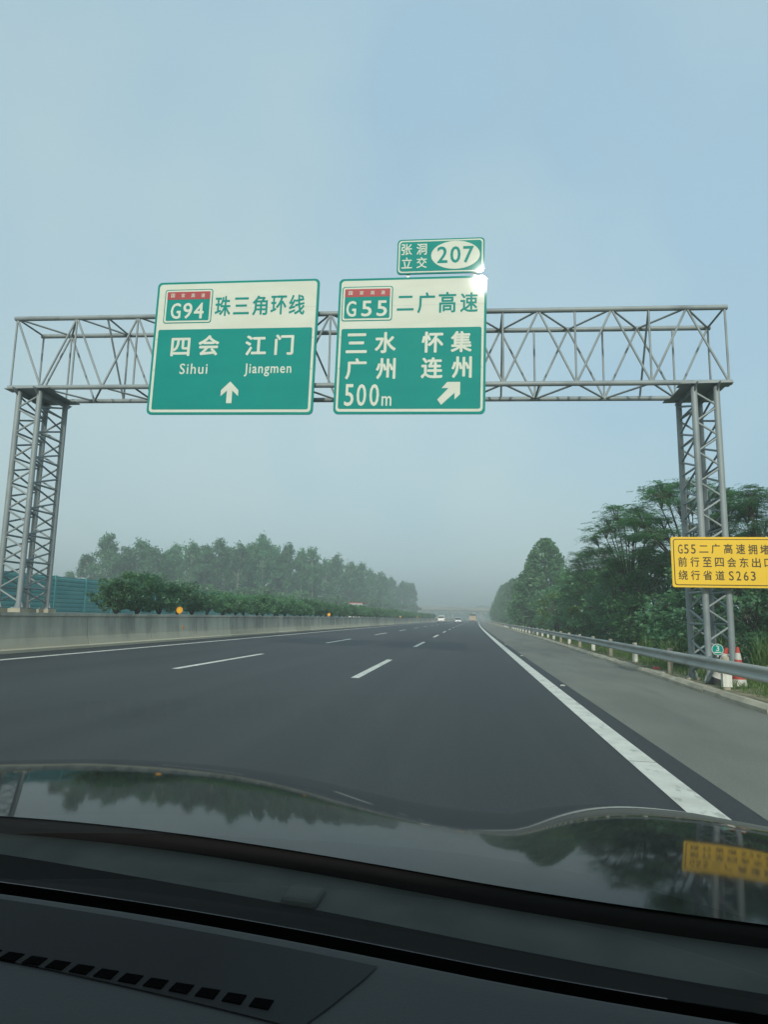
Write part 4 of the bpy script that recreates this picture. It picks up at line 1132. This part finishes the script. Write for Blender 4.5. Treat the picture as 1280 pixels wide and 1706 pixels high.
# dark defroster panel let into the dashboard, with its row of slots
def dash_z(x, y_):
    d = smooth_interp(bx, Y_DF, x, .1) - y_
    return zc_(x) + float(np.interp(d, [0, .012, .03, .10, .22], [-.012, -.006, -.0055, -.009, -.02]))
V, F = [], []
rows = [(.020, -.068), (.036, -.075), (.052, -.084), (.070, -.094), (.092, -.108)]
for y_, xm in rows:
    for k in range(31):
        x = -.75 + (xm + .75) * k / 30
        yy = smooth_interp(bx, Y_DF, x, .1) - y_ * (1.2 - .35 * (xm - x))
        V.append((x - CO.x, yy - CO.y, dash_z(x, yy) + .0012))
F = [(j * 31 + i, j * 31 + i + 1, (j + 1) * 31 + i + 1, (j + 1) * 31 + i) for j in range(len(rows) - 1) for i in range(30)]
obj('defroster_panel', pymesh('defroster_panel', V, F, M['dashdark'], True), me_car)
for i in range(13):
    x = -.38 + i * .0200; yv = .5165 - .0021 * i
    b = MB(); b.box(-.0070, .0070, -.0052, .0052, -.006, .0009)
    o = b.build('vent_slot', M['void'], me_car); o.location = (x - CO.x, yv - CO.y, dash_z(x, yv) + .0008); o.rotation_euler = (0, 0, R(-6))
b = MB(); b.box(-.019, .019, -.017, .017, -.02, .010); o = bevel(b.build('cowl_cap', M['plastic'], me_car), .006, 3)
o.location = (-.163 - CO.x, .708 - CO.y, zc_(-.163) - .028); o.rotation_euler = (R(4), 0, R(-8))
# windshield, roof, pillars and doors
def ws(u, v):
    x = -1.12 + 1.42 * u; c = ((x + .4) / .72)
    return (x * (1 - .10 * v) - .04 * v - CO.x, .64 + .05 * (1 - c * c) * .6 - .80 * v - CO.y, .965 - .05 * c * c + .46 * v - .02 * x + .05 * math.sin(math.pi * v) * .9)
n1, n2 = 24, 14
V = [ws(i / n1, j / n2) for j in range(n2 + 1) for i in range(n1 + 1)]
F = [(j * (n1 + 1) + i, j * (n1 + 1) + i + 1, (j + 1) * (n1 + 1) + i + 1, (j + 1) * (n1 + 1) + i) for j in range(n2) for i in range(n1)]
obj('windshield', pymesh('windshield', V, F, M['glass'], True), me_car)
b = MB(); b.box(-.66, .66, -2.6, -.78, 1.43, 1.47); bevel(b.build('roof', M['hood'], me_car), .015)
b = MB(); b.box(-.64, .64, -2.58, -.80, 1.40, 1.428); b.build('roof_lining', M['dash'], me_car)
for s in (-1, 1):
    b = MB(); b.tube([(s * .73, .03, .93), (s * .70, -.35, 1.24), (s * .64, -.77, 1.43)], [.045, .045, .045], 8); b.build('pillar', M['hood'], me_car)
    b = MB(); b.box(s * .80 - .05, s * .80 + .05, -2.6, .05, .25, .93); b.build('door', M['hood'], me_car)
    b = MB(); b.tube([(s * .74, -2.55, .9), (s * .64, -2.3, 1.43)], [.06, .06], 8); b.build('rear_pillar', M['hood'], me_car)
    b = MB(); b.box(s * .90 - .05, s * .90 + .02, .06, 1.15, .30, .72); b.build('fender', M['hood'], me_car)
b = MB(); b.box(-.74, .74, -2.55, -.5, .28, .32); b.build('floor_pan', M['dash'], me_car)
b = MB(); b.box(-.72, .72, -2.62, -2.55, .3, .95); b.build('rear_seat', M['dash'], me_car)

# ------------------------------------------------------------------ haze
hz = MB(); hz.box(-1600, 1600, -700, 2500, -1.9, 22.5)
hm = bpy.data.materials.new('morning_haze'); hm.use_nodes = True
hn, hl = hm.node_tree.nodes, hm.node_tree.links; hn.clear()
ho = hn.new('ShaderNodeOutputMaterial'); hv = hn.new('ShaderNodeVolumePrincipled')
hv.inputs['Color'].default_value = (0.60, 0.67, 0.69, 1); hv.inputs['Density'].default_value = 0.0026; hv.inputs['Anisotropy'].default_value = 0.0
hl.new(hv.outputs[0], ho.inputs['Volume'])
hz.build('haze', hm, label='thin morning haze filling the air', category='haze', kind='stuff')
